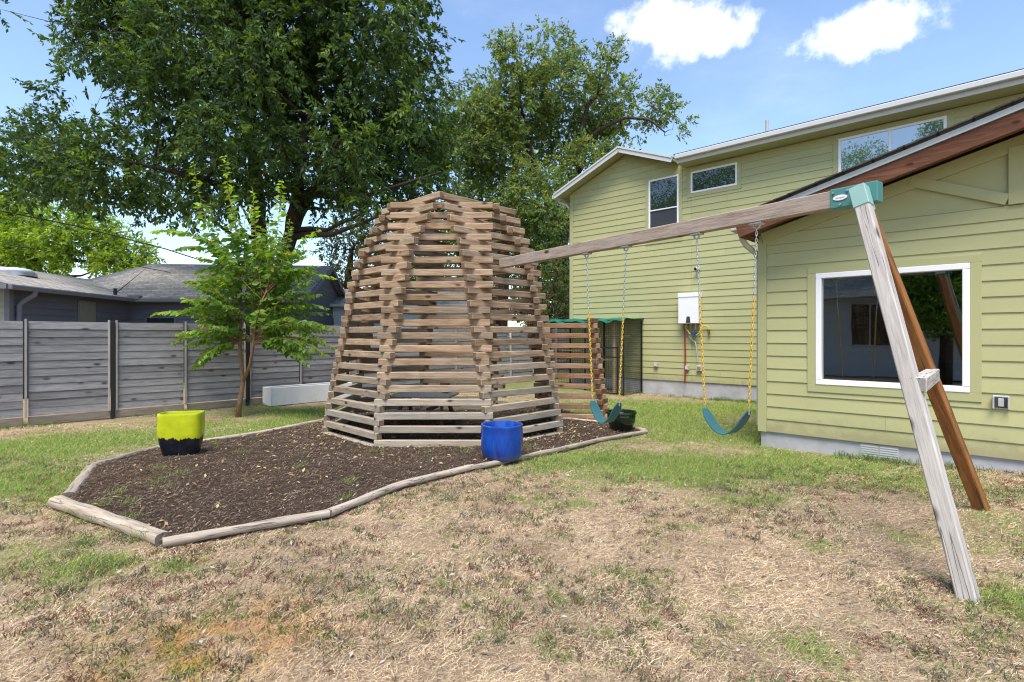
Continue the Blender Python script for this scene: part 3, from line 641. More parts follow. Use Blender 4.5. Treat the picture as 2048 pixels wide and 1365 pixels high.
# long eave of the tall part
v0 = V2 - 0.50; x0 = wallu(1352, v0); q = hl(x0, v0 - 0.10, 6.30); r = hl(UEND + 0.3, v0, 6.42)
MB().box(q[0], r[0], q[1], r[1], q[2], r[2], 0.015).build('gutter', M['white'], house)
q = hl(x0 + 0.02, v0 + 0.001, 6.20); r = hl(UEND + 0.3, v0 + 0.03, 6.41); MB().box(q[0], r[0], q[1], r[1], q[2], r[2]).build('fascia', M['gutter'], house)
q = hl(x0 + 0.02, v0 + 0.031, 6.195); r = hl(UEND + 0.3, V2 + 0.1, 6.225); MB().box(q[0], r[0], q[1], r[1], q[2], r[2]).build('soffit', M['trim'], house)
roof_slab('roof', M['shingle_dark'], [hl(x0 - 0.05, v0 - 0.06, 6.45), hl(UEND + 0.3, v0 - 0.06, 6.45), hl(UEND + 0.3, v0 + 4.5, 7.2), hl(x0 - 0.05, v0 + 4.5, 7.2)], 0.03, house)
pv = P(1534, 262, 15.2); mm = MB(); lp = house.matrix_basis.inverted() @ pv; mm.tube([lp + Vector((0, 0, -0.5)), lp + Vector((0, 0, 0.30))], 0.045, 10); mm.build('vent_pipe', M['grey_plastic'], house, smooth=50)

# ------------------------------------------------------------------ fixtures on the wall
def hthing(name, x, y, v, label, cat, group=None):
    u, z = wallpt(x, y, v); return empty(name, W(u, v, z), ROTH, label, cat, group)
wh = hthing('water_heater', 1383, 618, V2 - 0.02, 'white tankless water heater mounted on the tall green wall', 'water heater')
u0, z1 = wallpt(1363, 590, V2); u1, z0 = wallpt(1403, 648, V2); hw, hh = (u1 - u0) / 2, (z1 - z0) / 2
MB().box(-hw, hw, -0.22, 0, -hh, hh, 0.012).build('casing', M['vinyl'], wh)
MB().box(-hw - 0.01, hw + 0.01, -0.232, 0.0, hh - 0.10, hh + 0.01, 0.008).build('top_cover', M['vinyl'], wh)
mm = MB(); mm.add([(-0.06, -0.226, -hh + 0.02), (0.07, -0.226, -hh + 0.02), (0.05, -0.226, -hh + 0.19), (-0.035, -0.226, -hh + 0.19), (-0.06, -0.2, -hh + 0.02), (0.07, -0.2, -hh + 0.02), (0.05, -0.2, -hh + 0.19), (-0.035, -0.2, -hh + 0.19)], [(0, 1, 2, 3), (0, 4, 5, 1), (1, 5, 6, 2), (2, 6, 7, 3), (3, 7, 4, 0)]); mm.build('control_panel', M['screen_mesh'], wh)
for i, (dx, mt) in enumerate(((-0.17, 'red'), (-0.05, 'copper'), (0.08, 'copper'), (0.16, 'steel'))): MB().tube([(dx, -0.1, -hh + 0.02), (dx, -0.1, -hh - 0.16)], 0.018, 8).build('pipe_stub', M[mt], wh, smooth=50)
MB().tube([(-0.17, -0.06, -hh - 0.15), (-0.16, -0.05, -hh - 0.8), (-0.165, -0.05, -hh - 1.55), (-0.18, -0.04, ZS2 - 0.05 - wh.location.z)], 0.019, 8).build('red_pipe', M['red'], wh, smooth=50)
MB().tube([(-0.16, -0.09, -hh - 0.08), (0.0, -0.11, -hh - 0.28), (0.14, -0.11, -hh - 0.33), (0.27, -0.1, -hh - 0.26), (0.31, -0.08, -hh - 0.1), (0.42, -0.06, -hh - 0.06), (0.50, -0.05, -hh - 0.1), (0.51, -0.05, -hh - 0.3)], 0.016, 8).build('gas_line', M['yellow'], wh, smooth=60)
MB().tube([(-0.05, -0.08, -hh - 0.18), (-0.02, -0.08, -hh - 0.36), (0.06, -0.08, -hh - 0.46), (0.14, -0.08, -hh - 0.5), (0.17, -0.08, -hh - 0.62), (0.2, -0.05, -hh - 1.05)], 0.012, 8).build('flexible_hose', M['grey_plastic'], wh, smooth=60)
MB().lathe([(0.0, -0.05), (0.07, -0.05), (0.075, 0), (0.07, 0.05), (0.0, 0.05)], 14, (0.11, -0.1, -hh - 0.27)).build('valve', M['blue_plastic'], wh, smooth=50)
MB().lathe([(0.0, -0.06), (0.035, -0.06), (0.035, 0.06), (0.0, 0.06)], 10, (0.51, -0.06, -hh - 0.22)).build('shutoff_cock', M['copper'], wh, smooth=50)
sc = hthing('security_camera', 1397, 537, V2 - 0.02, 'small white security lamp on the green wall above the water heater', 'security light')
MB().box(-0.05, 0.05, -0.03, 0, -0.05, 0.05, 0.008).build('base', M['white'], sc); MB().tube([(0, -0.03, 0), (-0.03, -0.13, -0.03)], [0.04, 0.05], 12).build('lamp_head', M['white'], sc, smooth=50); MB().tube([(-0.031, -0.131, -0.03), (-0.033, -0.137, -0.032)], [0.042, 0.042], 12).build('lens', M['black'], sc)
for (x, y, s, lab) in ((1313, 730, 0.06, 'small square pale outlet box low on the green wall left of the red pipe'), (1375, 736, 0.06, 'grey outlet box on the green wall just right of the red pipe'), (1400, 737, 0.075, 'dark grey outlet box behind the chain below the water heater')):
    o = hthing('outlet_box', x, y, V2 - 0.012, lab, 'outlet box'); MB().box(-s, s, -0.07, 0, -s, s, 0.008).build('cover', M['grey_plastic'], o); MB().box(-s * 0.6, s * 0.6, -0.078, -0.0705, -s * 0.6, s * 0.5, 0.003).build('flap', M['fascia' if s < 0.07 else 'brown_shade'], o)
o = hthing('weatherproof_outlet', 2002, 805, V1 - 0.012, 'clear bubble cover over an outlet on the wing right of the large window', 'outlet box')
MB().box(-0.07, 0.07, -0.022, 0, -0.075, 0.075, 0.008).build('base', M['grey_plastic'], o); MB().box(-0.052, 0.052, -0.03, -0.0225, -0.058, 0.058, 0.003).build('plate', M['screen_mesh'], o); MB().box(-0.024, 0.024, -0.038, -0.0305, -0.045, 0.045, 0.004).build('socket', M['grey_plastic'], o)
for sx in (-1, 1): MB().box(sx * 0.062 - 0.008, sx * 0.062 + 0.008, -0.07, -0.0225, -0.07, 0.07, 0.004).build('cover_side', M['grey_plastic'], o)
# behind the glass: a stool and a games table
st = empty('stool', W(*[wallu(1664, 9.0), 9.0], 0.28), ROTH, 'dark wooden stool seen through the left of the large window', 'stool')
MB().box(-0.19, 0.19, -0.15, 0.15, 0.66, 0.70, 0.01).build('seat', M['table_wood'], st)
for sx in (-1, 1):
    for sy in (-1, 1): MB().bar((sx * 0.14, sy * 0.1, 0.66), (sx * 0.2, sy * 0.15, 0), 0.04, 0.04).build('leg', M['table_wood'], st)
gt = empty('games_table', W(-0.05, 9.2, 0.28), ROTH, 'dark games table with a white diamond and letter behind the large window', 'table')
MB().box(-0.75, 0.9, -0.35, 0.35, 0.62, 0.92, 0.01).build('cabinet', M['black'], gt); MB().box(-0.74, 0.89, -0.34, 0.34, 0.9205, 0.93).build('playfield', M['teal'], gt)
for sx in (-0.6, 0.75): MB().bar((sx, 0, 0.62), (sx - 0.12, 0, 0), 0.07, 0.07).build('leg', M['table_wood'], gt)
mm = MB(); dx, dz = -0.46, 0.79; mm.add([(dx - 0.035, -0.353, dz), (dx, -0.353, dz - 0.05), (dx + 0.035, -0.353, dz), (dx, -0.353, dz + 0.05)], [(0, 1, 2, 3)]); mm.build('diamond_mark', M['vinyl'], gt)
mm = MB(); dx = -0.31
mm.tube([(dx - 0.07, -0.353, 0.80), (dx - 0.06, -0.353, 0.825), (dx - 0.03, -0.353, 0.832), (dx + 0.09, -0.353, 0.832)], 0.005, 5); mm.tube([(dx + 0.035, -0.353, 0.83), (dx + 0.012, -0.353, 0.765)], 0.008, 5); mm.tube([(dx - 0.03, -0.353, 0.763), (dx + 0.08, -0.353, 0.763)], 0.005, 5); mm.build('letter', M['vinyl'], gt)

# ------------------------------------------------------------------ wooden dome of stacked timbers
DC = Vector((-1.085, 9.21, 0)); BL = 1.59; BT = 0.089; LV = 0.0921
dome = empty('timber_dome', DC, 0, 'openwork octagonal play dome of stacked brown timbers on the mulch', 'play dome')
PZ = [0, 0.32, 1.05, 1.78, 2.29, 2.70, 2.89, 3.09, 3.29, 3.52, 3.73, 3.9]; PR = [1.89, 1.85, 1.71, 1.56, 1.47, 1.365, 1.29, 1.175, 1.05, 0.92, 0.78, 0.69]
def board_mesh(L, name='board', n=4, w=BT, h=BT, c=0.006, warp=0.004):
    m = MB(); m.obox((0, 0, 0), (L, w, h), None, c); me = m.mesh(name)
    return me
boardM = [board_mesh(BL + d, w=0.092, h=0.0935, c=0.007) for d in (-0.03, 0.0, 0.03, 0.05)]; stubM = board_mesh(0.34)
for me in boardM + [stubM]: me.materials.append(M['dome'])
for k in range(40):
    z = 0.03 + LV * (k + 0.5); r = float(np.interp(z, PZ, PR)) - BT / 2
    for f in range(k % 2, 8, 2):
        th = R(45 * f); nrm = Vector((math.sin(th), -math.cos(th), 0)); tan = Vector((math.cos(th), math.sin(th), 0))
        grey = 0.85 * (1 - sstep(0.3, 1.2, z)) + 0.10 + random.uniform(-0.15, 0.22)
        col = (float(np.clip(grey, 0, 1)), 0, 0, 1)
        jz = random.uniform(-0.008, 0.008); rot = (random.choice((0, math.pi)) + random.uniform(-0.02, 0.02), random.uniform(-0.004, 0.004), th + random.uniform(-0.008, 0.008))
        if f == 3 and z < 1.95:
            for s in (-1, 1): link('board', stubM, None, dome, nrm * r + tan * s * (BL / 2 - 0.17) + Vector((0, 0, z)), rot, col)
        else: link('board', random.choice(boardM), None, dome, nrm * (r + random.uniform(-0.006, 0.006)) + tan * random.uniform(-0.012, 0.012) + Vector((0, 0, z + jz * 0.3)), rot, col)
skirt = board_mesh(1.5, w=0.14, h=0.03)
for f in (7, 1): th = R(45 * f); link('base_board', skirt, M['dome'], dome, Vector((math.sin(th), -math.cos(th), 0)) * 1.86 + Vector((0, 0, 0.035)), (0, 0, th), (0.9, 0, 0, 1))
# entrance screen beside it
SC = Vector((1.15, 9.85, 0)); scr = empty('timber_screen', SC, R(-8), 'short screen of stacked reddish brown timbers right of the dome', 'screen')
for k in range(20):
    z = 0.03 + LV * (k + 0.5); xr = 0.62 - 0.12 * z; col = (float(np.clip(0.15 + random.uniform(-0.15, 0.2), 0, 1)), 0, 0, 1)
    if k % 2 == 0: link('board', board_mesh(1.30), M['screen'], scr, (xr - 0.65, 0, z), (random.uniform(-0.03, 0.03), 0, 0), col)
    else: link('board', board_mesh(0.42), M['screen'], scr, (xr - 0.075, 0.05, z), (0, 0, R(72)), col)
# low table with a flowerpot inside the dome
pt = empty('picnic_table', (-1.45, 9.0, 0.04), R(-10), 'low play table with pale top and maroon legs inside the dome', 'table')
MB().box(-0.5, 0.5, -0.3, 0.3, 0.50, 0.55, 0.015).build('top', M['paletop'], pt)
for sx in (-1, 1):
    for sy in (-1, 1): MB().bar((sx * 0.33, sy * 0.14, 0.5), (sx * 0.4, sy * 0.4, 0), 0.06, 0.06, 0.01).build('leg', M['maroon'], pt)
for sy in (-1, 1): MB().box(-0.48, 0.48, sy * 0.55 - 0.12, sy * 0.55 + 0.12, 0.28, 0.32, 0.012).build('bench', M['paletop'], pt)
for sy in (-1, 1): MB().box(-0.04, 0.04, min(sy * 0.14, sy * 0.6), max(sy * 0.14, sy * 0.6), 0.23, 0.275, 0.006).build('bench_support', M['maroon'], pt)
fp = empty('flowerpot', (-1.12, 9.02, 0.591), 0, 'small terracotta pot standing on the low table inside the dome', 'pot')
MB().lathe([(0.0, 0.0), (0.05, 0), (0.075, 0.13), (0.085, 0.13), (0.085, 0.16), (0.07, 0.16), (0.065, 0.12), (0, 0.12)], 18).build('body', M['terracotta'], fp, smooth=40)

# ------------------------------------------------------------------ swing set and swings
BA = Vector((-0.16, 8.1, 2.635)); BB = Vector((2.65, 4.21, 2.635)); bd = (BB - BA).normalized(); bp = Vector((-bd.y, bd.x, 0))   # bp points away from the camera
def bt(t): return BA + (BB - BA) * t
ss = empty('swing_set', (2.9, 3.9, 0), 0, 'timber swing beam from the dome to an A-frame of grey and brown posts', 'swing set'); so = Vector(ss.location)
me = board_mesh((BB - BA).length * 1.03, 'beam', w=0.089, h=0.14, c=0.007)
link('beam', me, M['beam'], ss, bt(0.515) - so, (0, 0, math.atan2(bd.y, bd.x)), (0.25, 0, 0, 1))
top = bt(1.022)
def leg(name, a, b, mat, wide=0.10, thick=0.089):
    a, b = Vector(a), Vector(b); d = (b - a); L = d.length; d.normalize(); y = bd - d * bd.dot(d); y.normalize(); z = d.cross(y)
    me = board_mesh(L, name, w=wide, h=thick, c=0.008); o = link(name, me, mat, ss, (a + b) / 2 - so); o.rotation_euler = Matrix((d, y, z)).transposed().to_euler(); return o
n0 = top - bp * 0.102 + Vector((0, 0, 0.0)); nf = G(1942, 1197) + Vector((0, 0, -0.06))
f0 = top + bp * 0.102 - bd * 0.075 + Vector((0, 0, 0.0)); ff = G(1966, 1014, 0.07) + Vector((0, 0, -0.05))
leg('leg', n0, nf, M['leg_grey']); leg('leg', f0, ff, M['leg_brown'])
a = n0.lerp(nf, 0.535); b = f0.lerp(ff, 0.525); dd = (b - a).normalized()
mm = MB(); mm.bar(a + dd * 0.02 - so + bd * 0.03, b + dd * 0.05 - so + bd * 0.03, 0.089, 0.089, 0.006); 
o = link('cross_tie', board_mesh((b - a).length + 0.05, w=0.089, h=0.1), M['leg_grey'], ss, (a + b) / 2 - so + bd * 0.035); o.rotation_euler = (0, 0, math.atan2(dd.y, dd.x))
br = MB(); br.bar(bt(0.973) - so, bt(1.043) - so, 0.105, 0.155, 0.006); br = br.build('bracket', M['teal'], ss)
for s, a, b in ((-1, n0, nf), (1, f0, ff)):
    d = (b - a).normalized(); y = (bd - d * bd.dot(d)).normalized(); z = d.cross(y)
    mm = MB(); mm.obox(a - so + d * 0.045, (0.17, 0.112, 0.101), Matrix((d, y, z)).transposed(), 0.006); mm.build('leg_socket', M['teal_light'], br)
fc = -bp * 0.054
for t, dz in ((0.979, 0.045), (1.0, 0.045), (0.9895, -0.055)): p = bt(t) - so + fc + Vector((0, 0, dz)); MB().tube([p, p - bp * 0.012], [0.011, 0.008], 10).build('bolt', M['steel'], br)
pm = []; pe = bt(0.9895) - so + fc
mm = MB(); ring = [pe + bd * (0.052 * math.cos(2 * math.pi * j / 28)) + Vector((0, 0, 0.021 * math.sin(2 * math.pi * j / 28))) for j in range(28)]
mm.add([p - bp * 0.004 for p in ring] + ring, [tuple(range(28))[::-1]] + [(j, (j + 1) % 28, 28 + (j + 1) % 28, 28 + j) for j in range(28)]); badge = mm.build('badge', M['vinyl'], br)
mm = MB(); xs = np.linspace(-0.034, 0.034, 40)                  # a looping script squiggle on the badge
mm.tube([pe - bp * 0.0055 + bd * (x + 0.003 * math.sin(x * 900)) + Vector((0, 0, 0.0055 * math.sin(x * 620 + 1) * (0.6 + 0.4 * math.sin(x * 200)))) for x in xs], 0.0011, 4); mm.build('script', M['grey_plastic'], badge)
def chain_pts(a, b, pitch=0.031): n = max(2, int(round((b - a).length / pitch))); return n
def chain(name, a, b, mat, parent, org, wire=0.0038, lw=0.0115):
    a, b = Vector(a), Vector(b); n = chain_pts(a, b); d = (b - a).normalized(); x = Vector((1, 0, 0)); x = (x - d * x.dot(d)).normalized(); y = d.cross(x); L = (b - a).length / n
    m = MB()
    for i in range(n):
        c = a + d * L * (i + 0.5); s = (x if i % 2 else y); ang = 0.5; s = s * math.cos(ang) + d.cross(s) * math.sin(ang); hl2 = L / 2 + wire * 1.0 - lw + wire
        hl2 = max(hl2, 0.006); pts = []
        for j in range(5): t = -math.pi / 2 + math.pi * j / 4; pts.append(c + d * (hl2 + (lw - wire) * math.cos(t)) + s * (lw - wire) * math.sin(t))
        for j in range(5): t = math.pi / 2 + math.pi * j / 4; pts.append(c + d * (-hl2 + (lw - wire) * math.cos(t)) + s * (lw - wire) * math.sin(t))
        m.tube([p - org for p in pts], wire, 5, closed=True)
    return m.build(name, mat, parent, smooth='all')
def swing(tops, bots, zb, zmid, ysplit, label):
    A, B = bt(tops[0]), bt(tops[1]); c = bt((bots[0] + bots[1]) / 2); org = Vector((c.x, c.y, zmid)); root = empty('swing', org, 0, label, 'swing', 'swings hanging from the timber beam')
    ends = []
    for i in (0, 1):
        T0 = (A, B)[i] - Vector((0, 0, 0.07)); E = bt(bots[i]); E = Vector((E.x, E.y, zb[i])); ends.append(E)
        h = MB(); p = T0 - org; h.bar(p - bd * 0.06 + Vector((0, 0, -0.008)), p + bd * 0.06 + Vector((0, 0, -0.008)), 0.075, 0.018, 0.003); h.tube([p + bd * x + Vector((0, 0, z)) for x, z in ((-0.03, -0.012), (-0.026, -0.04), (0, -0.055), (0.026, -0.04), (0.03, -0.012))], 0.009, 8); h.build('hanger', M['steel'], root, smooth=50)
        top = T0 - Vector((0, 0, 0.05)); s = top.lerp(E, ysplit[i])
        chain('upper_chain', top, s, M['steel'], root, org); chain('lower_chain', s, E + Vector((0, 0, 0.03)), M['yellow'], root, org, 0.005, 0.013)
        MB().tube([E - org + Vector((0, 0, 0.035)), E - org + Vector((0, 0, -0.035))], 0.008, 8).build('clip', M['steel'], root)
    n = 22; vs = []; fs = []; d = ends[1] - ends[0]; w2 = bp * 0.07; dep = (ends[0].z + ends[1].z) / 2 - zmid
    for i in range(n + 1):
        t = i / n; x = 2 * t - 1; sag = dep * (1 - abs(x) ** 2.0) ** 1.0; p = ends[0] + d * t - Vector((0, 0, sag)) - org
        tl = Vector((d.x, d.y, d.z)).normalized() + Vector((0, 0, dep * 4 * x / d.length)); nn2 = tl.normalized().cross(bp).normalized() * 0.005
        tap = 1 if 0.07 < t < 0.93 else (0.45 + 0.55 * min(t, 1 - t) / 0.07)
        vs += [p - w2 * tap - nn2, p + w2 * tap - nn2, p + w2 * tap + nn2, p - w2 * tap + nn2]
        if i: a = 4 * (i - 1); b = 4 * i; fs += [(a + j, a + (j + 1) % 4, b + (j + 1) % 4, b + j) for j in range(4)]
    fs += [(3, 2, 1, 0), (4 * n, 4 * n + 1, 4 * n + 2, 4 * n + 3)]
    mm = MB(); mm.add(vs, fs); mm.build('seat', M['belt'], root, smooth=50)
swing((0.383, 0.517), (0.405, 0.495), (0.76, 0.78), 0.525, (0.37, 0.40), 'belt swing nearer the dome, hanging before the dark green pot')
swing((0.71, 0.84), (0.729, 0.824), (0.84, 0.865), 0.625, (0.345, 0.375), 'belt swing nearer the A-frame, hanging before the green house wall')

# ------------------------------------------------------------------ pots
p = G(1003, 932); o = empty('blue_pot', (p.x, p.y + 0.24, 0.0), 0, 'round cobalt blue glazed pot before the dome', 'pot')
MB().lathe([(0.0, 0.03), (0.205, 0.03), (0.24, 0.08), (0.258, 0.20), (0.262, 0.34), (0.256, 0.43), (0.262, 0.445), (0.258, 0.46), (0.236, 0.46), (0.226, 0.43), (0.225, 0.2), (0.15, 0.12), (0, 0.12)], 56).build('body', M['blue'], o, smooth=50)
p = G(346, 921); o = empty('lime_pot', (p.x, p.y + 0.17, 0.02), R(14), 'rectangular glazed planter, lime green above and navy below', 'pot')
MB().lathe([(0.0, 0.0), (0.70, 0.0), (0.79, 0.04), (0.93, 0.18), (1.02, 0.34), (1.0, 0.52), (1.01, 0.54), (0.99, 0.552), (0.92, 0.552), (0.90, 0.53), (0.90, 0.2), (0, 0.15)], 64, sq=(0.248, 0.155, 4.6)).build('body', M['limepot'], o, smooth=50)
p = G(1247, 868); o = empty('green_pot', (p.x, p.y + 0.17, 0.0), 0, 'low dark green glazed bowl pot at the right tip of the bed', 'pot')
MB().lathe([(0.0, 0.02), (0.15, 0.02), (0.175, 0.06), (0.215, 0.16), (0.228, 0.26), (0.222, 0.285), (0.242, 0.295), (0.246, 0.325), (0.236, 0.34), (0.205, 0.335), (0.195, 0.25), (0.1, 0.2), (0, 0.2)], 48).build('body', M['greenpot'], o, smooth=50)

# ------------------------------------------------------------------ bed edging
def log(px, r, label, half=True, name='edging_timber', z=0.03):
    pts = [G(*q) for q in px]; c = sum(pts, Vector()) / len(pts); n = max(6, int(sum((pts[i + 1] - pts[i]).length for i in range(len(pts) - 1)) / 0.12))
    segs = [(pts[i + 1] - pts[i]).length for i in range(len(pts) - 1)]; tot = sum(segs); path = []
    for i in range(n + 1):
        d = tot * i / n; j = 0
        while j < len(segs) - 1 and d > segs[j]: d -= segs[j]; j += 1
        q = pts[j].lerp(pts[j + 1], min(1, d / segs[j])); path.append(q)
    for _ in range(2): path = [path[0]] + [path[i - 1] * 0.25 + path[i] * 0.5 + path[i + 1] * 0.25 for i in range(1, n)] + [path[-1]]
    a0 = math.atan2(path[-1].y - path[0].y, path[-1].x - path[0].x); Mi = Matrix.Rotation(-a0, 3, 'Z')
    vs = []; fs = []; K = 10; prof = []
    for j in range(K): a = math.pi * 2 * j / K + 0.3; prof.append((math.copysign(abs(math.cos(a)) ** 0.7, math.cos(a)), math.copysign(abs(math.sin(a)) ** 0.75, math.sin(a)) * 0.85))
    for i, q in enumerate(path):
        d = path[min(i + 1, n)] - path[max(i - 1, 0)]; d.normalize(); s = Vector((-d.y, d.x, 0)); rr = r * (1 + 0.10 * math.sin(i * 1.3 + len(px)) * random.random())
        for a, b in prof: vs.append(Mi @ (q - c + s * a * rr + Vector((0, 0, z + float(gz(q.x, q.y)) + b * rr + random.uniform(-0.003, 0.003)))))
        if i: A = K * (i - 1); B = K * i; fs += [(A + j, B + j, B + (j + 1) % K, A + (j + 1) % K) for j in range(K)]
    fs += [tuple(range(K)), tuple(K * n + j for j in range(K))[::-1]]
    mm = MB(); mm.add(vs, fs); me = mm.mesh(name, 45); o = link(name, me, M['log'], None, c, (0, 0, a0)); tag(o, label, 'edging timber', 'timbers edging the mulch bed')
log(FRONT[:3], 0.034, 'edging timber ending at the dark green pot'); log(FRONT[2:6], 0.034, 'edging timber in front of the blue pot')
log(FRONT[5:10], 0.038, 'long curved edging timber along the middle front of the bed', z=0.04); log(FRONT[9:], 0.039, 'cracked edging timber meeting the thick log at the near corner', z=0.04)
log([(326, 1090), (215, 1050), (112, 1013)], 0.058, 'thick pale log closing the near left corner of the bed', z=0.045, name='edging_log')
log([(136, 1000), (183, 941)], 0.058, 'short wide split timber at the far left of the bed', z=0.02); log(LEFT[2:5], 0.04, 'thin edging timber running behind the split timber to the lime pot'); log(LEFT[4:], 0.04, 'long edging timber from the lime pot to the dome')
log([(1293, 866), (1217, 850), (1126, 842)], 0.04, 'edging timber running from the dark green pot behind the screen')

# ------------------------------------------------------------------ plank fence along the left
FU = -12.45; fence = empty('plank_fence', W(FU, 2.287, 0), ROTH, 'weathered grey horizontal plank fence with black posts on the left', 'fence')
bays = [(2.287 + 1.222 * i) for i in range(-5, 15)]; FH = 1.80; nb_ = 12; bh = (FH - 0.16) / nb_
fb = board_mesh(1.15, w=0.02, h=bh - 0.001, c=0.002); ft = board_mesh(FH - 0.1, w=0.03, h=0.05, c=0.003); fk = board_mesh(1.16, w=0.03, h=0.15)
for me, mt in ((fb, 'fence'), (ft, 'fence_trim'), (fk, 'kick')): me.materials.append(M[mt])
for i, v in enumerate(bays):
    y = v - 2.287; post = (i - 5) % 2 == 0
    if post:
        MB().box(-0.03 + 0.028, 0.03 + 0.028, y - 0.028, y + 0.028, -0.1, FH + 0.025, 0.004).build('post', M['black'], fence)
        for s in (-1, 1): link('batten', ft, None, fence, (0.028, y + s * 0.058, 0.12 + FH / 2 - 0.03), (0, math.pi / 2, math.pi / 2 * 0))
    else: link('batten', ft, None, fence, (0.03, y, 0.12 + FH / 2 - 0.03), (0, math.pi / 2, 0))
    if i == len(bays) - 1: break
    for k in range(nb_):
        link('plank', fb, None, fence, (random.uniform(-0.004, 0.004), y + 0.611, 0.16 + bh * (k + 0.5) + random.uniform(-0.002, 0.002)), (random.choice((0, math.pi)) - 0.085 + random.uniform(-0.02, 0.02), random.uniform(-0.002, 0.002), math.pi / 2))
    link('kick_board', fk, None, fence, (0.004, y + 0.611, 0.075), (0, 0, math.pi / 2))
# planter trough
a = G(541, 813); pl = empty('raised_planter', (a.x, a.y, 0), ROTH, 'long pale grey raised trough standing against the plank fence', 'planter')
MB().box(-0.42, 0.0, 0, 0.04, 0, 0.40, 0.004).build('end_panel', M['planter'], pl); MB().box(-0.04, 0.0, 0.041, 2.0, 0, 0.399, 0.004).build('side_panel', M['planter'], pl)
MB().box(-0.42, -0.38, 0.041, 2.0, 0, 0.399, 0.004).build('side_panel', M['planter'], pl); MB().box(-0.379, -0.041, 0.041, 1.96, 0.0, 0.33).build('soil', M['mulch'], pl); MB().box(-0.379, -0.041, 1.961, 2.0, 0, 0.398, 0.004).build('end_panel', M['planter'], pl)

# ------------------------------------------------------------------ cat enclosure by the tall wall
ce = empty('wire_enclosure', W(-7.95, 13.1, -0.12), ROTH, 'wire mesh pet enclosure with a green tarp roof against the house', 'pet enclosure')
CW, CD, CH = 2.6, 1.0, 2.15
for x in (-CW, -CW / 2, 0):
    for y in (0, CD): MB().box(x - 0.02, x + 0.02, y - 0.02, y + 0.02, 0, CH - 0.03, 0.003).build('post', M['black'], ce)
for z in (0.02, 1.05, CH - 0.05): MB().box(-CW + 0.021, -0.021, -0.015, 0.015, z, z + 0.03).build('rail', M['black'], ce)
def wire_panel(org, ex, L, H, step=0.06, r=0.0042):
    m = MB(); org = Vector(org); ex = Vector(ex)
    for i in range(int(L / step) + 1): p = org + ex * i * step; m.tube([p, p + Vector((0, 0, H))], r, 3, cap=False)
    for i in range(int(H / step) + 1): p = org + Vector((0, 0, i * step)); m.tube([p, p + ex * L], r, 3, cap=False)
    o = m.build('wire_mesh', M['wire'], ce); return o
wire_panel((0, -0.018, 0.03), (-1, 0, 0), CW, CH - 0.1); wire_panel((0.018, 0, 0.03), (0, 1, 0), CD, CH - 0.1)
MB().tube([(-0.45, 0.25, 0), (-0.45, 0.25, CH - 0.1)], 0.055, 12).build('scratching_post', M['sisal'], ce, smooth=50)
for x, z, L in ((-0.4, 1.65, 0.7), (-1.0, 0.95, 0.8), (-2.0, 1.2, 0.7)): MB().box(x - L / 2, x + L / 2, 0.2, 0.5, z, z + 0.03, 0.004).build('shelf', M['cedar'], ce)
for x in (-0.72, -0.17): MB().box(x - 0.02, x + 0.02, -0.045, -0.021, 0.05, 1.35).build('door_stile', M['black'], ce)
MB().box(-0.7, -0.19, -0.045, -0.021, 1.31, 1.35).build('door_rail', M['black'], ce)
m = MB(); nx_, ny_ = 24, 8; vs = []; fs = []
for j in range(ny_ + 1):
    for i in range(nx_ + 1):
        x = -CW - 0.1 + (CW + 0.16) * i / nx_; y = -0.1 + (CD + 0.15) * j / ny_; z = CH + 0.02 + 0.03 * math.sin(i * 0.9) * math.cos(j * 0.8) - (0.09 + 0.03 * math.sin(i * 1.7) if j == 0 else 0); vs.append((x, y, z))
for j in range(ny_):
    for i in range(nx_): k = j * (nx_ + 1) + i; fs.append((k, k + 1, k + nx_ + 2, k + nx_ + 1))
m.add(vs, fs); o = m.build('tarp', M['tarp'], ce, smooth='all'); sm = o.modifiers.new('thick', 'SOLIDIFY'); sm.thickness = 0.01

# ------------------------------------------------------------------ neighbour's grey house behind the fence
NK = Vector((-12.57, 17.6, 0)); NR = math.atan2(0.087, 0.996); nh = empty('neighbour_house', NK, NR, 'low dark grey house with grey shingle roof behind the plank fence', 'house')
# local: x right along wall B, y away; wall A runs along -y from the corner
ZE = 2.75
MB().box(0.001, 5.4, 0, 0.15, 0, ZE).build('wall', M['grey_siding'], nh); MB().box(-0.15, 0, -4.6, 0.15, 0, ZE).build('wall', M['grey_siding'], nh); MB().box(-5.2, -0.151, -4.6, -4.45, 0, ZE).build('wall', M['sage'], nh)
siding(nh, M['grey_siding'], lambda u, d, z: (d, u, z), -4.5, -0.0, 1.2, ZE - 0.02, 0.1778, [(-2.35, -1.55, 1.2, 2.6)], joints=False, lip=0.03)
siding(nh, M['grey_siding'], lambda u, d, z: (u, -d, z), 0.1, 5.4, 1.2, ZE - 0.12, 0.1778, [(0.5, 1.55, 1.2, 2.22)], lip=0.03)
siding(nh, M['sage'], lambda u, d, z: (u, -4.6 - d, z), -5.2, -0.1, 1.2, ZE - 0.02, 0.1778, joints=False)
MB().box(0.0, 5.4, -0.02, -0.001, ZE - 0.12, ZE).build('frieze', M['grey_trim'], nh); MB().box(-0.1, 0.02, -4.63, -4.5, 0, ZE, 0.004).build('corner_board', M['grey_trim'], nh)
wa = MB().box(0.001, 0.03, -2.32, -1.58, 1.2, 2.57, 0.004).build('window', M['grey_trim'], nh); MB().box(0.0305, 0.036, -2.28, -1.62, 1.9, 2.53).build('shade', M['brown_shade'], wa); MB().box(0.0305, 0.036, -2.28, -1.62, 1.2, 1.88).build('shade', M['brown_shade'], wa)
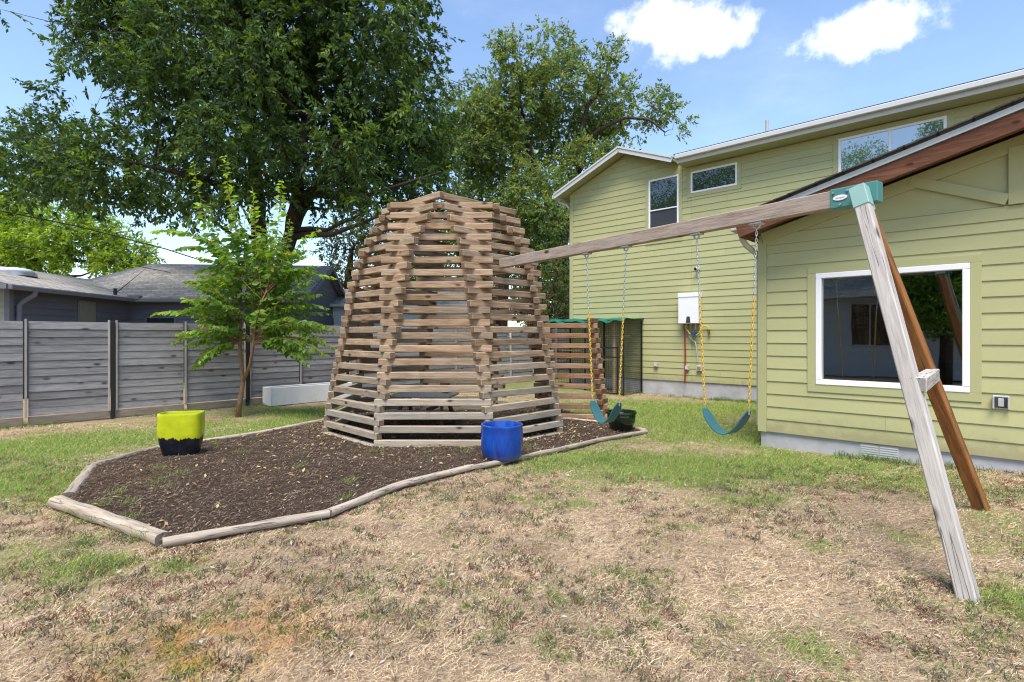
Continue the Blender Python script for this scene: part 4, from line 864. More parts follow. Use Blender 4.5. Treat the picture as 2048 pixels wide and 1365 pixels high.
wb = MB().box(0.55, 1.5, -0.03, -0.001, 1.2, 2.18, 0.004).build('window', M['grey_trim'], nh); MB().box(0.6, 1.45, -0.036, -0.0305, 1.98, 2.13).build('pane', M['glass_dark'], wb)
MB().box(0.6, 1.02, -0.036, -0.0305, 1.2, 1.95).build('blind', M['pale_siding'], wb); MB().box(1.03, 1.45, -0.036, -0.0305, 1.2, 1.95).build('blind', M['pale_siding'], wb)
OH = 0.35; th = 0.05
# main roof: front slope, hip at the left
roof_slab('roof', M['shingle'], [(-0.3, -OH, ZE + 0.02), (5.7, -OH, ZE + 0.02), (5.7, 3.5, 4.36), (-1.2, 3.5, 4.36)], th, nh); roof_slab('roof', M['shingle'], [(-1.2, 3.5, 4.36), (5.7, 3.5, 4.36), (5.7, 7.5, ZE - 0.04), (-4.5, 7.4, ZE)], th, nh)
m = MB(); m.add([(-4.6, 1.5, 2.9), (-0.4, -OH + 0.05, ZE + 0.02), (-1.2, 3.5, 4.36), (-4.6, 7.4, 2.8)], [(0, 1, 2), (0, 2, 3)]); m.build('hip', M['shingle'], nh)
roof_slab('roof', M['shingle'], [(-3.0, -5.1, 3.66), (OH, -5.1, ZE + 0.02), (OH, -OH, ZE + 0.02), (-3.0, 3.0, 3.66)], th, nh); roof_slab('roof', M['shingle'], [(-6.4, -5.1, ZE), (-3.0, -5.1, 3.66), (-3.0, 3.0, 3.66), (-6.4, 3.0, ZE)], th, nh)
MB().box(OH - 0.02, OH + 0.1, -5.1, -OH, ZE - 0.11, ZE + 0.0, 0.012).build('gutter', M['grey_trim'], nh); MB().box(OH + 0.101, 5.7, -OH - 0.1, -OH + 0.02, ZE - 0.11, ZE + 0.0, 0.012).build('gutter', M['grey_trim'], nh); MB().box(OH - 0.1, OH + 0.25, -OH - 0.12, -OH + 0.1, ZE - 0.04, ZE + 0.1, 0.01).build('splash_guard', M['grey_trim'], nh)
mm = MB(); mm.tube([(OH + 0.04, -4.35, ZE - 0.1), (OH + 0.04, -4.35, ZE - 0.18), (0.18, -4.4, ZE - 0.34), (0.08, -4.42, ZE - 0.45), (0.08, -4.42, 0.1)], 0.06, 8); mm.build('downspout', M['grey_trim'], nh, smooth=50)
MB().box(-5.2, OH, -5.14, -5.1, ZE - 0.1, ZE + 0.02).build('fascia', M['grey_trim'], nh)
sk = MB(); sk.lathe([(0.5, 0), (0.5, 0.10), (0.0, 0.10)], 32, (-1.75, -2.2, 3.24)); sk = sk.build('skylight', M['steel'], nh, smooth=40)
m = MB(); m.lathe([(0.45, 0.0), (0.43, 0.06), (0.35, 0.10), (0.2, 0.13), (0.07, 0.14), (0.0, 0.14)], 32, (-1.75, -2.2, 3.345)); m.build('dome', M['pale_siding'], sk, smooth='all')
MB().tube([(0.15, -2.2 + 1.3, 2.78), (0.15, -0.9, 3.02)], 0.05, 10).build('vent_pipe', M['black'], nh); MB().tube([(3.0, 2.9, 4.1), (3.0, 2.9, 4.75)], 0.035, 8).build('service_mast', M['steel'], nh)
# right gable end of its main roof
gy0, gy1, gym = 0.0, 7.2, 3.5; X1 = 5.4; zg = 4.25
pl3 = [(gy0, ZE), (gy1, ZE), (gym, zg)]; m = MB(); m.add([(X1 - 0.1, y, z) for y, z in pl3] + [(X1, y, z) for y, z in pl3], [(0, 2, 1), (3, 4, 5), (0, 1, 4, 3), (1, 2, 5, 4), (2, 0, 3, 5)]); m.build('gable', M['grey_siding'], nh)
MB().box(X1 - 0.15, X1, 0.151, gy1, 0, ZE - 0.001).build('wall', M['grey_siding'], nh)
gsf = (zg - ZE) / gym; gsb = (zg - ZE) / (gy1 - gym)
siding(nh, M['grey_siding'], lambda u, d, z: (X1 + d, u, z), gy0 + 0.02, gy1 - 0.02, 1.2, zg, 0.1778, (), [(-gsf, 1, ZE - 0.03), (gsb, 1, ZE + gsb * gy1 - 0.03)], joints=False)
for ya, za, yb in ((-OH, ZE + 0.0, 3.5), (7.5, ZE - 0.06, 3.5)):
    mm = MB(); mm.bar((X1 + 0.31, ya, za - 0.10), (X1 + 0.31, yb, 4.36 - 0.10), 0.03, 0.17); mm.build('rake_board', M['grey_trim'], nh)
wq = MB().box(X1 + 0.021, X1 + 0.05, 4.6, 5.6, 1.1, 2.3, 0.004).build('window', M['grey_trim'], nh); MB().box(X1 + 0.0505, X1 + 0.056, 4.66, 5.54, 1.16, 2.24).build('pane', M['glass_dark'], wq)
# pale house farther right, glimpsed past and through the dome
n2 = empty('pale_house', (-4.4, 23.0, 0), R(4), 'pale blue house with grey roof glimpsed behind the dome', 'house')
MB().box(-3.2, 3.4, 0, 5, 0, 2.85).build('wall', M['pale_siding'], n2); roof_slab('roof', M['shingle'], [(-3.6, -0.4, 2.86), (3.8, -0.4, 2.86), (3.8, 2.6, 3.75), (-3.6, 2.6, 3.75)], 0.06, n2); roof_slab('roof', M['shingle'], [(-3.6, 2.6, 3.75), (3.8, 2.6, 3.75), (3.8, 5.4, 2.86), (-3.6, 5.4, 2.86)], 0.06, n2)
MB().box(-3.6, 3.8, -0.52, -0.41, 2.76, 2.88, 0.01).build('gutter', M['white'], n2)
for x in (-2.6, 0.9): wq = MB().box(x, x + 1.1, -0.03, -0.001, 1.0, 2.2, 0.004).build('window', M['white'], n2); MB().box(x + 0.06, x + 1.04, -0.036, -0.0305, 1.06, 2.14).build('pane', M['glass_dark'], wq)
for z in np.arange(0.3, 2.7, 0.1778): MB().box(-3.2, 3.4, -0.014, -0.0005, z, z + 0.165).build('siding_plank', M['pale_siding'], n2)
# house behind the photographer, mirrored in the large window
n3 = empty('mirrored_house', W(-2.5, -8.0, 0), ROTH, 'pale grey house mirrored in the large window', 'house')
MB().box(-5, 4, -4, 0, 0, 3.0).build('wall', M['pale_siding'], n3); roof_slab('roof', M['shingle'], [(-5.4, -2.2, 4.2), (4.4, -2.2, 4.2), (4.4, 0.4, 3.0), (-5.4, 0.4, 3.0)], 0.06, n3)
wq = MB().box(-2.1, -0.75, 0.001, 0.05, 1.15, 2.8, 0.004).build('window', M['white'], n3)
for x in (-2.04, -1.4): MB().box(x, x + 0.58, 0.051, 0.056, 1.21, 2.74).build('pane', M['glass_dark'], wq)
for z in np.arange(0.2, 2.9, 0.1778): MB().box(-5, 4, 0.0005, 0.012, z, z + 0.165).build('siding_plank', M['pale_siding'], n3) if (z > 2.7 or z < 1.0) else [MB().box(a, b, 0.0005, 0.012, z, z + 0.165).build('siding_plank', M['pale_siding'], n3) for a, b in ((-5, -2.15), (-0.7, 4))]

# ------------------------------------------------------------------ overhead wires
def wire(px, label, r=0.011):
    pts = [P(*q) for q in px]; path = []
    for i in range(len(pts) - 1):
        for j in range(8): path.append(pts[i].lerp(pts[i + 1], j / 8))
    path.append(pts[-1]); c = path[0]; m = MB(); m.tube([p - c for p in path], r, 6); o = m.build('utility_wire', M['black'], None, smooth='all'); o.location = c; tag(o, label, 'wire', 'wires above the grey roof')
wire([(-60, 412, 17), (0, 422, 17.4), (150, 452, 18.4), (330, 498, 19.8), (402, 521, 20.6)], 'thick black utility wire slanting down to the roof mast', 0.02)
wire([(-60, 483, 17), (0, 488, 17.6), (200, 518, 19), (395, 556, 20.4)], 'thin dark wire running low across the grey roof', 0.012)

# ------------------------------------------------------------------ trees
def crown_leaves(name, blobs, parent, org, n_per_m3, size, cols, mat, depth, droop=0.35, per=14, thr=0.40, squash=0.9, seed=0, twig=None, fr=0.35):
    B = []; Dd = []; Cc = []; twigs = []
    for (px, py, rp, dd) in blobs:
        Y = depth + dd; c = P(px, py, Y); r = rp / F * Y; vol = 4.2 * r ** 3 * squash; n = int(vol * n_per_m3) + 6
        d = unit(rng.normal(size=(n, 3))); rad = rng.random(n) ** fr * r
        rad *= 0.78 + 0.44 * vnoise(d[:, 0] * 2.1 + px + seed, d[:, 2] * 2.1 + d[:, 1] * 1.3 + py)
        p = np.array(c) + d * rad[:, None] * np.array([1, squash * 0.75, squash])
        f = fbm(p[:, 0] * 0.9 / max(size * 8, .6) + seed + p[:, 1] * 0.31, p[:, 2] * 0.9 / max(size * 8, .6) + p[:, 1] * 0.6 + 90, 3); keep = f > thr
        p = p[keep]; d = d[keep]; B.append(p); Dd.append(d)
    p = np.concatenate(B); d = np.concatenate(Dd); n = len(p)
    td = unit(d * 0.8 + rng.normal(size=(n, 3)) * 0.55 + np.array([0, 0, -droop])); ln = size * rng.uniform(1.6, 3.2, n)
    t = rng.random((n, per)); bp_ = p[:, None] + td[:, None] * (t * ln[:, None])[..., None]
    side = unit(np.cross(td, rng.normal(size=(n, 3)))); sg = np.where(np.arange(per) % 2, 1, -1)[None, :, None]
    ld = td[:, None] * 0.75 + side[:, None] * sg * 0.75 + rng.normal(size=(n, per, 3)) * 0.3 + np.array([0, 0, -droop * 0.7])
    base = np.array(cols)[rng.integers(0, len(cols), n)]; cc = base[:, None] * rng.uniform(0.7, 1.3, (n, per, 1)) * (0.8 + 0.4 * rng.random((n, 1, 1)))
    N = n * per; Ls = size * rng.uniform(0.7, 1.25, N)
    me = leaf_mesh(name, bp_.reshape(-1, 3) - np.array(org), ld.reshape(-1, 3), Ls, Ls * rng.uniform(0.32, 0.46, N), cc.reshape(-1, 3))
    link(name, me, mat, parent); return p
def tree(name, label, base, stems, blobs, depth, density, size, cols, mat='leaf', nbr=60, group=None, **kw):
    root = empty(name, base, 0, label, 'tree', group); org = Vector(base)
    m = MB(); nodes = []
    for st in stems:                                            # each stem: list of (px, py, depth offset, radius)
        pts = [P(a, b, depth + c) - org for a, b, c, r in st]; rr = [q[3] for q in st]; path = []; rad = []
        for i in range(len(pts) - 1):
            for j in range(5):
                t = j / 5; jit = Vector((random.uniform(-1, 1), random.uniform(-1, 1), random.uniform(-1, 1))) * rr[i] * 0.25; path.append(pts[i].lerp(pts[i + 1], t) + jit); rad.append(rr[i] + (rr[i + 1] - rr[i]) * t)
        path.append(pts[-1]); rad.append(rr[-1])
        for i in range(1, len(path) - 1): path[i] = (path[i - 1] + path[i] * 2 + path[i + 1]) / 4
        m.tube(path, rad, 9); nodes += list(zip(path[3:], rad[3:]))
    m.build('trunk', M['bark'], root, smooth='all')
    tips = crown_leaves('crown', blobs, root, base, density, size, cols, M[mat], depth, **kw)
    m = MB(); cs = [P(a, b, depth + d) - org for a, b, r, d in blobs]
    sec = []
    for (c, bl) in zip(cs, blobs):                               # a limb to every clump, then thin branches into it
        nd = min(nodes, key=lambda q: (q[0] - c).length + max(0, q[0].z - c.z) * 0.6); a = nd[0]; mid = a.lerp(c, 0.5) + Vector((0, 0, -0.06 * (c - a).length)) + Vector((random.uniform(-.2, .2), random.uniform(-.2, .2), 0))
        r0 = min(nd[1] * 0.7, 0.02 + 0.02 * (c - a).length); pth = [a, a.lerp(mid, 0.55) + Vector((0, 0, 0.05)), mid, mid.lerp(c, 0.5), c]; m.tube(pth, [r0, r0 * 0.8, r0 * 0.6, r0 * 0.42, r0 * 0.25], 6); sec += [(q, r0 * 0.4) for q in pth[1:]]
    for i in rng.choice(len(tips), min(nbr, len(tips)), replace=False):
        e = Vector(tips[i]) - org; q, r0 = min(sec, key=lambda s: (s[0] - e).length); m.tube([q, q.lerp(e, 0.5) + Vector((random.uniform(-.1, .1), random.uniform(-.1, .1), random.uniform(-.05, .12))), e], [min(r0, 0.02), 0.011, 0.004], 4)
    tag(m.build('branches', M['bark'], root, smooth='all'), kind='stuff')
    return root
rd = lambda s: random.uniform(-s, s)
DARK = [(0.045, 0.085, 0.022), (0.056, 0.105, 0.026), (0.072, 0.13, 0.028), (0.11, 0.175, 0.03), (0.05, 0.088, 0.032)]
b1 = [(250, 60, 120), (390, 70, 140), (560, 60, 150), (720, 50, 140), (825, 75, 75), (205, 185, 95), (330, 200, 130), (480, 190, 140), (640, 200, 130), (770, 190, 110), (835, 150, 55), (110, 305, 95), (230, 330, 105), (360, 335, 105), (480, 320, 105), (640, 320, 105), (750, 330, 105), (850, 300, 80),
      (25, 320, 70), (70, 250, 40), (130, 372, 40), (560, -90, 180), (320, -90, 180), (780, -70, 110), (820, 385, 50), (715, 405, 45), (420, 395, 50), (300, 405, 38), (200, 400, 35), (90, 165, 26), (120, 85, 28), (660, 405, 40), (880, 345, 50), (60, 365, 40), (5, 20, 22), (345, 425, 28), (880, 110, 26), (150, 30, 40), (55, 330, 55), (5, 375, 34), (110, 388, 40), (45, 392, 32), (160, 345, 60), (560, 280, 70), (500, 130, 90), (620, 120, 80), (690, 270, 70), (430, 260, 80), (540, 380, 40), (600, 330, 50), (260, 415, 34), (395, 420, 36), (480, 405, 40), (790, 420, 30), (180, 350, 65), (95, 330, 60), (30, 300, 50), (300, 370, 60), (20, 350, 45), (800, 300, 80), (850, 400, 55), (740, 420, 45), (780, 250, 80), (700, 350, 70), (830, 220, 60), (890, 280, 45)]
b1 = [(x, y, r, rd(2.6) - (1.6 if i > 37 else 0)) for i, (x, y, r) in enumerate(b1)]
tree('pecan_tree', 'huge dark green tree with forked trunks rising behind the sapling', P(555, 672, 18.0) * 1 + Vector((0, 0, -CAMZ)),
     [[(535, 690, 0, 0.360), (530, 600, 0, 0.302), (520, 480, 0, 0.259), (512, 380, 0, 0.223), (503, 250, 0, 0.173), (500, 120, 0.3, 0.122), (520, -20, 0.5, 0.072)],
      [(545, 690, 0, 0.360), (560, 590, 0.2, 0.288), (578, 490, 0.2, 0.238), (590, 420, 0.2, 0.209), (600, 340, 0, 0.180), (612, 240, -.3, 0.144), (632, 160, -.5, 0.122), (655, 70, -.6, 0.094), (690, -60, -.6, 0.050)],
      [(580, 480, 0.2, 0.187), (605, 420, 0.5, 0.173), (650, 350, 0.8, 0.130), (700, 300, 1, 0.086), (770, 260, 1.2, 0.043)],
      [(512, 400, 0, 0.130), (450, 375, -0.8, 0.101), (350, 345, -1.6, 0.072), (240, 320, -2, 0.050), (120, 300, -2, 0.015)],
      [(602, 200, -.2, 0.086), (660, 190, -.4, 0.072), (720, 195, -.6, 0.043)], [(503, 230, 0, 0.094), (430, 150, 0.4, 0.065), (330, 80, 0.6, 0.036)], [(514, 390, 0, 0.115), (480, 350, 0.6, 0.086), (410, 300, 1.0, 0.050)]],
     b1, 18.0, 22, 0.17, DARK, per=14, thr=0.335, nbr=160, droop=0.45)
MID = [(0.125, 0.185, 0.055), (0.15, 0.22, 0.065), (0.18, 0.26, 0.07), (0.11, 0.165, 0.055), (0.23, 0.27, 0.06)]
b2 = [(955, 235, 70), (985, 180, 40), (1040, 120, 60), (1105, 100, 55), (1120, 170, 60), (1040, 220, 75), (1000, 320, 85), (1100, 270, 80), (1185, 230, 62), (1205, 130, 42), (1225, 95, 22), (1235, 190, 45), (1250, 265, 50), (1320, 215, 42), (1350, 240, 32), (1345, 268, 20), (1165, 330, 62), (1060, 400, 80), (925, 310, 75), (900, 390, 60), (970, 410, 70), (1310, 190, 18), (1300, 255, 26), (905, 230, 40), (1085, 60, 22), (1010, 85, 26), (1240, 320, 40), (1095, 425, 42), (1120, 372, 32), (1070, 470, 45), (900, 160, 34), (912, 235, 42), (885, 300, 50), (1112, 520, 42), (1095, 570, 40), (1125, 455, 26)]
b2 = [(x, y, r, rd(2.2) - (2.4 if y > 365 and x > 1060 else 0)) for x, y, r in b2]
tree('elm_tree', 'tall mid green tree with a leaning forked trunk behind the tall house gable', P(1120, 672, 25.0) + Vector((0, 0, -CAMZ)),
     [[(1135, 700, 0, 0.5), (1128, 560, 0, 0.42), (1122, 480, 0, 0.36), (1108, 420, 0, 0.26), (1092, 375, 0, 0.22), (1072, 340, 0, 0.16), (1060, 290, 0, 0.1), (1040, 200, 0, 0.05)],
      [(1124, 490, 0.4, 0.3), (1138, 420, 0.4, 0.25), (1148, 360, 0.3, 0.2), (1166, 320, 0, 0.17), (1162, 260, 0, 0.13), (1175, 210, 0, 0.1), (1195, 190, 0, 0.05)], [(1164, 290, 0, 0.12), (1195, 262, -.3, 0.09), (1250, 235, -.6, 0.07), (1300, 240, -.8, 0.05), (1330, 265, -.8, 0.03)],
      [(1092, 375, 0, 0.14), (1070, 345, 0.5, 0.12), (1035, 235, 0.6, 0.06)], [(1000, 700, 1, 0.4), (1010, 500, 1, 0.3), (1022, 400, 1, 0.22), (1035, 300, 1, 0.15), (1035, 200, 1, 0.07)]],
     b2, 25.0, 36.0, 0.17, MID, per=14, thr=0.39, nbr=130, droop=0.2)
LIME = [(0.19, 0.29, 0.04), (0.24, 0.35, 0.05), (0.15, 0.245, 0.04), (0.28, 0.37, 0.06)]
def simple_tree(name, label, bx, depth, blobs, cols, dens, size, mat='leaf', rad=0.3, group=None, thr=0.40, per=13):
    bl = [(x, y, r, rd(r / F * depth * 0.6)) for x, y, r in blobs]; ty = min(b[1] for b in blobs); 
    tree(name, label, P(bx, HY, depth) + Vector((0, 0, -CAMZ)), [[(bx, HY + CAMZ * F / depth + 6, 0, rad), (bx + 4, 620, 0, rad * 0.85), (bx - 5, (620 + ty) / 2, 0, rad * 0.6), (bx + 8, ty + 20, 0, rad * 0.2)]], bl, depth, dens, size, cols, mat, nbr=40, group=group, thr=thr, per=per)
simple_tree('ash_tree', 'bright yellow green tree behind the grey house at the far left', 110, 31, [(-20, 440, 60), (50, 440, 50), (120, 470, 60), (60, 500, 60), (190, 480, 55), (150, 520, 50), (250, 500, 42), (290, 515, 30), (20, 520, 50), (220, 530, 35), (100, 415, 30), (-60, 490, 60)], LIME, 22.0, 0.24, 'leaf_thin', thr=0.33)
OLIVE = [(0.10, 0.135, 0.045), (0.13, 0.165, 0.055), (0.075, 0.105, 0.04), (0.16, 0.18, 0.06)]
simple_tree('hackberry_tree', 'olive green tree filling the gap left of the dome behind the fence', 700, 27, [(700, 470, 50), (735, 520, 50), (690, 540, 42), (660, 490, 30), (770, 470, 60), (730, 590, 45), (670, 590, 30), (800, 540, 50)], OLIVE, 28, 0.17, thr=0.40)
BRIGHT = [(0.10, 0.19, 0.030), (0.13, 0.22, 0.035), (0.08, 0.15, 0.03)]
simple_tree('mulberry_tree', 'bright green tree between the dome and the tall house corner', 1075, 32, [(1040, 470, 55), (1085, 440, 45), (1100, 500, 55), (1060, 540, 60), (1110, 560, 50), (1010, 440, 50), (980, 500, 60), (940, 450, 60), (1070, 610, 50), (900, 500, 60)], BRIGHT, 15, 0.22, 'leaf_thin', thr=0.37)
simple_tree('yaupon_shrub', 'olive shrub at the tall house corner above the enclosure', 1108, 21, [(1105, 560, 30), (1120, 600, 32), (1090, 610, 30), (1108, 530, 20), (1100, 640, 30), (1070, 640, 32), (1050, 600, 25)], OLIVE, 120, 0.10, rad=0.08, thr=0.40)
simple_tree('oak_tree', 'dark trees closing the view behind the dome', 850, 34, [(800, 560, 60), (860, 580, 55), (760, 600, 50), (930, 560, 60), (900, 620, 40)], MID, 11, 0.24, thr=0.36)
# trees behind the photographer, seen only as reflections
def back_tree(name, label, u, v, hgt, r, seed):
    base = W(u, v, 0); root = empty(name, base, 0, label, 'tree', 'trees behind the photographer'); m = MB(); m.tube([(0, 0, -0.1), (0.1, 0, hgt * 0.3), (-0.1, 0.1, hgt * 0.75)], [0.22, 0.17, 0.05], 8); m.build('trunk', M['bark'], root, smooth='all')
    n = 2600; d = unit(rng.normal(size=(n, 3))); p = d * (rng.random((n, 1)) ** 0.4) * np.array([r, r, hgt * 0.36]) + np.array([0, 0, hgt * 0.62]); k = fbm(p[:, 0] * 0.8 + seed, p[:, 2] * 0.8 + p[:, 1] * .5 + 40, 3) > 0.44; p = p[k]; n = len(p)
    bb = (p[:, None] + rng.normal(size=(n, 10, 3)) * 0.16).reshape(-1, 3); N = len(bb); C = np.array(BRIGHT)[rng.integers(0, 3, N)] * 1.5 * rng.uniform(0.6, 1.3, (N, 1)); L = rng.uniform(0.12, 0.2, N)
    link('crown', leaf_mesh('crown', bb, rng.normal(size=(N, 3)), L, L * 0.45, C), M['leaf'], root)
for lab, u, v, h_, r_, sd in (('leafy tree mirrored in the right half of the large window', -1.6, -6.2, 6.0, 1.5, 3), ('tree mirrored in the left pane of the upstairs double window', -7.2, -11, 14.3, 2.8, 9), ('tree mirrored in the right pane of the upstairs double window', -3.1, -11, 15.0, 1.5, 21),
                              ('tree mirrored in the upstairs gable window', -18.7, -8, 15.0, 4.2, 15), ('tree mirrored in the small upstairs window', -16.2, -10.5, 15.6, 3.2, 27), ('tree mirrored in the top left of the large window', -6.5, -5.5, 6.5, 1.8, 33)):
    back_tree('garden_tree', lab, u, v, h_, r_, sd)

# ------------------------------------------------------------------ sapling
SB = G(476, 833); SY = SB.y; sap = empty('sapling', SB, 0, 'slender young tree with arching leafy shoots before the plank fence', 'tree')
s0 = P(486, 765, SY) - SB
st1 = [Vector((0, 0, -0.05)), P(480, 800, SY) - SB, s0, P(480, 700, SY) - SB, P(482, 600, SY - .05) - SB, P(478, 520, SY) - SB, P(470, 440, SY) - SB, P(452, 370, SY) - SB]
st2 = [s0, P(500, 730, SY - .1) - SB, P(508, 680, SY - .2) - SB, P(515, 620, SY - .3) - SB, P(545, 560, SY - .4) - SB]
m = MB(); m.tube(st1, [0.055, 0.047, 0.042, 0.035, 0.028, 0.02, 0.013, 0.006], 9); m.tube(st2, [0.035, 0.03, 0.025, 0.018, 0.008], 8); m.build('trunk', M['sapbark'], sap, smooth='all')
tips = [(387, 325), (448, 313), (563, 362), (506, 381), (304, 464), (640, 459), (306, 629), (355, 668), (668, 557), (655, 617), (676, 661), (614, 702), (512, 672), (631, 542), (470, 661), (391, 545), (580, 440), (420, 420), (540, 430), (350, 500), (600, 500), (620, 590), (370, 600), (400, 650), (560, 690), (540, 540), (440, 560), (590, 640), (645, 680), (470, 470), (510, 500), (430, 500), (380, 470), (560, 600), (450, 610), (520, 620), (490, 420), (590, 560), (400, 590), (530, 660), (610, 540), (410, 540), (560, 500)]
for _ in range(85):
    an = random.uniform(-0.12, 1.12) * math.pi; rr_ = math.sqrt(random.uniform(0.10, 1.0)); tips.append((508 + math.cos(an) * 165 * rr_, 672 - math.sin(an) * 235 * rr_))
LB = []; LD = []; LL = []; LC = []; m = MB(); spine = st1[3:] + st2[1:]
dense = []
for i in range(len(st1) - 1):
    for j in range(6): dense.append(st1[i].lerp(st1[i + 1], j / 6))
for i in range(1, len(st2) - 1):
    for j in range(6): dense.append(st2[i].lerp(st2[i + 1], j / 6))
dense = [q for q in dense if q.z > 1.35]
for k, (tx, ty) in enumerate(tips):
    e = P(tx, ty, SY + random.uniform(-1.0, 0.8)) - SB
    up = e.z > 3.6
    a = min(dense, key=lambda q: abs(q.z - 1.75 - 0.75 * random.random())) if up else min(dense, key=lambda q: abs(q.z - min(max(1.4, e.z - random.uniform(0.35, 1.0)), 2.8)) + 0.3 * abs(q.x - e.x)) if k > 42 else min(dense, key=lambda q: abs((q - e).length - random.uniform(0.5, 1.0)) + max(0, q.z - e.z + 0.3) * 1.5)
    mid = Vector((a.x + (e.x - a.x) * 0.75, a.y + (e.y - a.y) * 0.75, a.z + (e.z - a.z) * 0.35)) if up else a.lerp(e, 0.55) + Vector((0, 0, 0.22 * (e - a).length))
    L = (e - a).length * 1.1; n = max(8, int(L / 0.05)); path = []
    for i in range(n + 1): t = i / n; path.append(a * (1 - t) ** 2 + mid * 2 * t * (1 - t) + e * t * t)
    m.tube(path[::3] + [path[-1]], [max(0.003, 0.012 * (1 - i / max(1, len(path[::3])))) for i in range(len(path[::3]) + 1)], 5)
    young = 1.0 if k < 9 else random.random() * 0.5
    for i in range(2, n + 1):
        t = i / n
        if t < 0.18: continue
        d = (path[i] - path[i - 1]).normalized(); s = d.cross(Vector((0, 0, 1)) if abs(d.z) < 0.8 else Vector((rd(1), -1, 0.2))).normalized()
        for sg in (-1, 1):
            if random.random() < 0.12: continue
            LB.append(path[i]); LD.append(d * 0.5 + s * sg * (0.75 + rd(0.35)) + Vector((rd(.4), rd(.4), -0.5 + rd(.4)))); LL.append(random.uniform(0.12, 0.19) * (1.0 - 0.45 * max(0, t - 0.7) / 0.3))
            y = np.clip(young * (t ** 2) + random.random() * 0.25, 0, 1); c = np.array((0.09, 0.185, 0.034)) * (1 - y) + np.array((0.28, 0.44, 0.055)) * y; LC.append(c * random.uniform(0.75, 1.25) if random.random() > 0.012 else np.array((0.5, 0.4, 0.03)))
tag(m.build('branches', M['sapbark'], sap, smooth='all'), kind='stuff')
LL = np.array(LL); link('leaves', leaf_mesh('leaves', np.array(LB), np.array([tuple(x) for x in LD]), LL, LL * 0.52, np.array(LC), 0.1, 1.5), M['leaf_thin'], sap)

# ------------------------------------------------------------------ lawn: straw, blades, weeds, litter
def sample_ground(n, y0, y1, pw, halfpx=1.03):
    """random ground points in the camera's wedge of the garden, denser near the photographer"""
    t = rng.random(n); Y = (y0 ** pw + t * (y1 ** pw - y0 ** pw)) ** (1 / pw); X = rng.uniform(-halfpx, halfpx, n) * Y + rng.normal(size=n) * 0.3; return X, Y
def clear(X, Y, bed=False):
    u = X * U.x + Y * U.y; v = X * V.x + Y * V.y
    ok = (u > FU + 0.1) & (v < V2) & ~((u > UL) & (v > V1)) & ~((v > 13.05) & (u < -7.9))
    ib = in_poly(X, Y, BEDXY); return ok & (ib if bed else ~ib)
def zat(X, Y): return gz(X, Y) + (fbm(X * 1.1, Y * 1.1, 4) - 0.5) * 0.05 + (fbm(X * 7, Y * 7, 2) - 0.5) * 0.018 - 0.012
def strips(name, X, Y, Z, ang, tilt, L, Wd, C, mat, bend=0.0, parent=None, tipc=1.0):    # ribbon of two segments
    n = len(X); B = np.stack([X, Y, Z], 1); h = np.stack([np.cos(ang), np.sin(ang), np.zeros(n)], 1); s = np.stack([-np.sin(ang + 0.9), np.cos(ang + 0.9), np.zeros(n)], 1)
    up = np.array([0, 0, 1.0]); t0 = tilt[:, None]; d0 = h * np.cos(t0) + up * np.sin(t0); t1 = (tilt - bend)[:, None]; d1 = h * np.cos(t1) + up * np.sin(t1)
    L = L[:, None]; w2 = Wd[:, None] / 2; m1 = B + d0 * L * 0.5; tp = m1 + d1 * L * 0.5
    v = np.stack([B - s * w2, B + s * w2, m1 + s * w2 * 0.85, m1 - s * w2 * 0.85, tp], 1).reshape(-1, 3); i = np.arange(n)[:, None] * 5
    f = np.concatenate([i + np.array([[0, 1, 2]]), i + np.array([[0, 2, 3]]), i + np.array([[3, 2, 4]])], 0)
    return link(name, fast_mesh(name, v, f, np.repeat(C, 5, 0)), mat)
# dry thatch
X, Y = sample_ground(330000, 2.0, 9.5, 0.75); k = clear(X, Y); X, Y = X[k], Y[k]; g = green(X, Y); k = rng.random(len(X)) > g * 0.85; X, Y, g = X[k], Y[k], g[k]; n = len(X)
pal = np.array([(0.71, 0.58, 0.39), (0.61, 0.485, 0.315), (0.79, 0.67, 0.475), (0.45, 0.34, 0.215), (0.65, 0.50, 0.295), (0.18, 0.12, 0.09), (0.53, 0.44, 0.36)])
C = pal[rng.integers(0, len(pal), n)] * (0.55 + 0.95 * fbm(X * 3 + 8, Y * 3, 4))[:, None] * rng.uniform(0.75, 1.2, (n, 1)); og = orange(X, Y)[:, None]; C = C * (1 - og) + np.array((0.62, 0.33, 0.085)) * og * rng.uniform(0.7, 1.2, (n, 1))
pink = np.clip((fbm(X * 0.9 + 60, Y * 0.9 + 21, 3) - 0.5) * 3, 0, 0.5)[:, None]; C = C * (1 - pink) + C * np.array((1.04, 0.97, 0.95)) * pink
tag(strips('dry_grass', X, Y, zat(X, Y) + rng.random(n) * 0.012, rng.random(n) * 6.28, rng.normal(0.12, 0.22, n), rng.uniform(0.025, 0.085, n), rng.uniform(0.0013, 0.0031, n) * (0.7 + Y * 0.14), C, M['litter'], 0.5), 'dry straw coloured grass lying flat on the lawn', 'dry grass', kind='stuff')
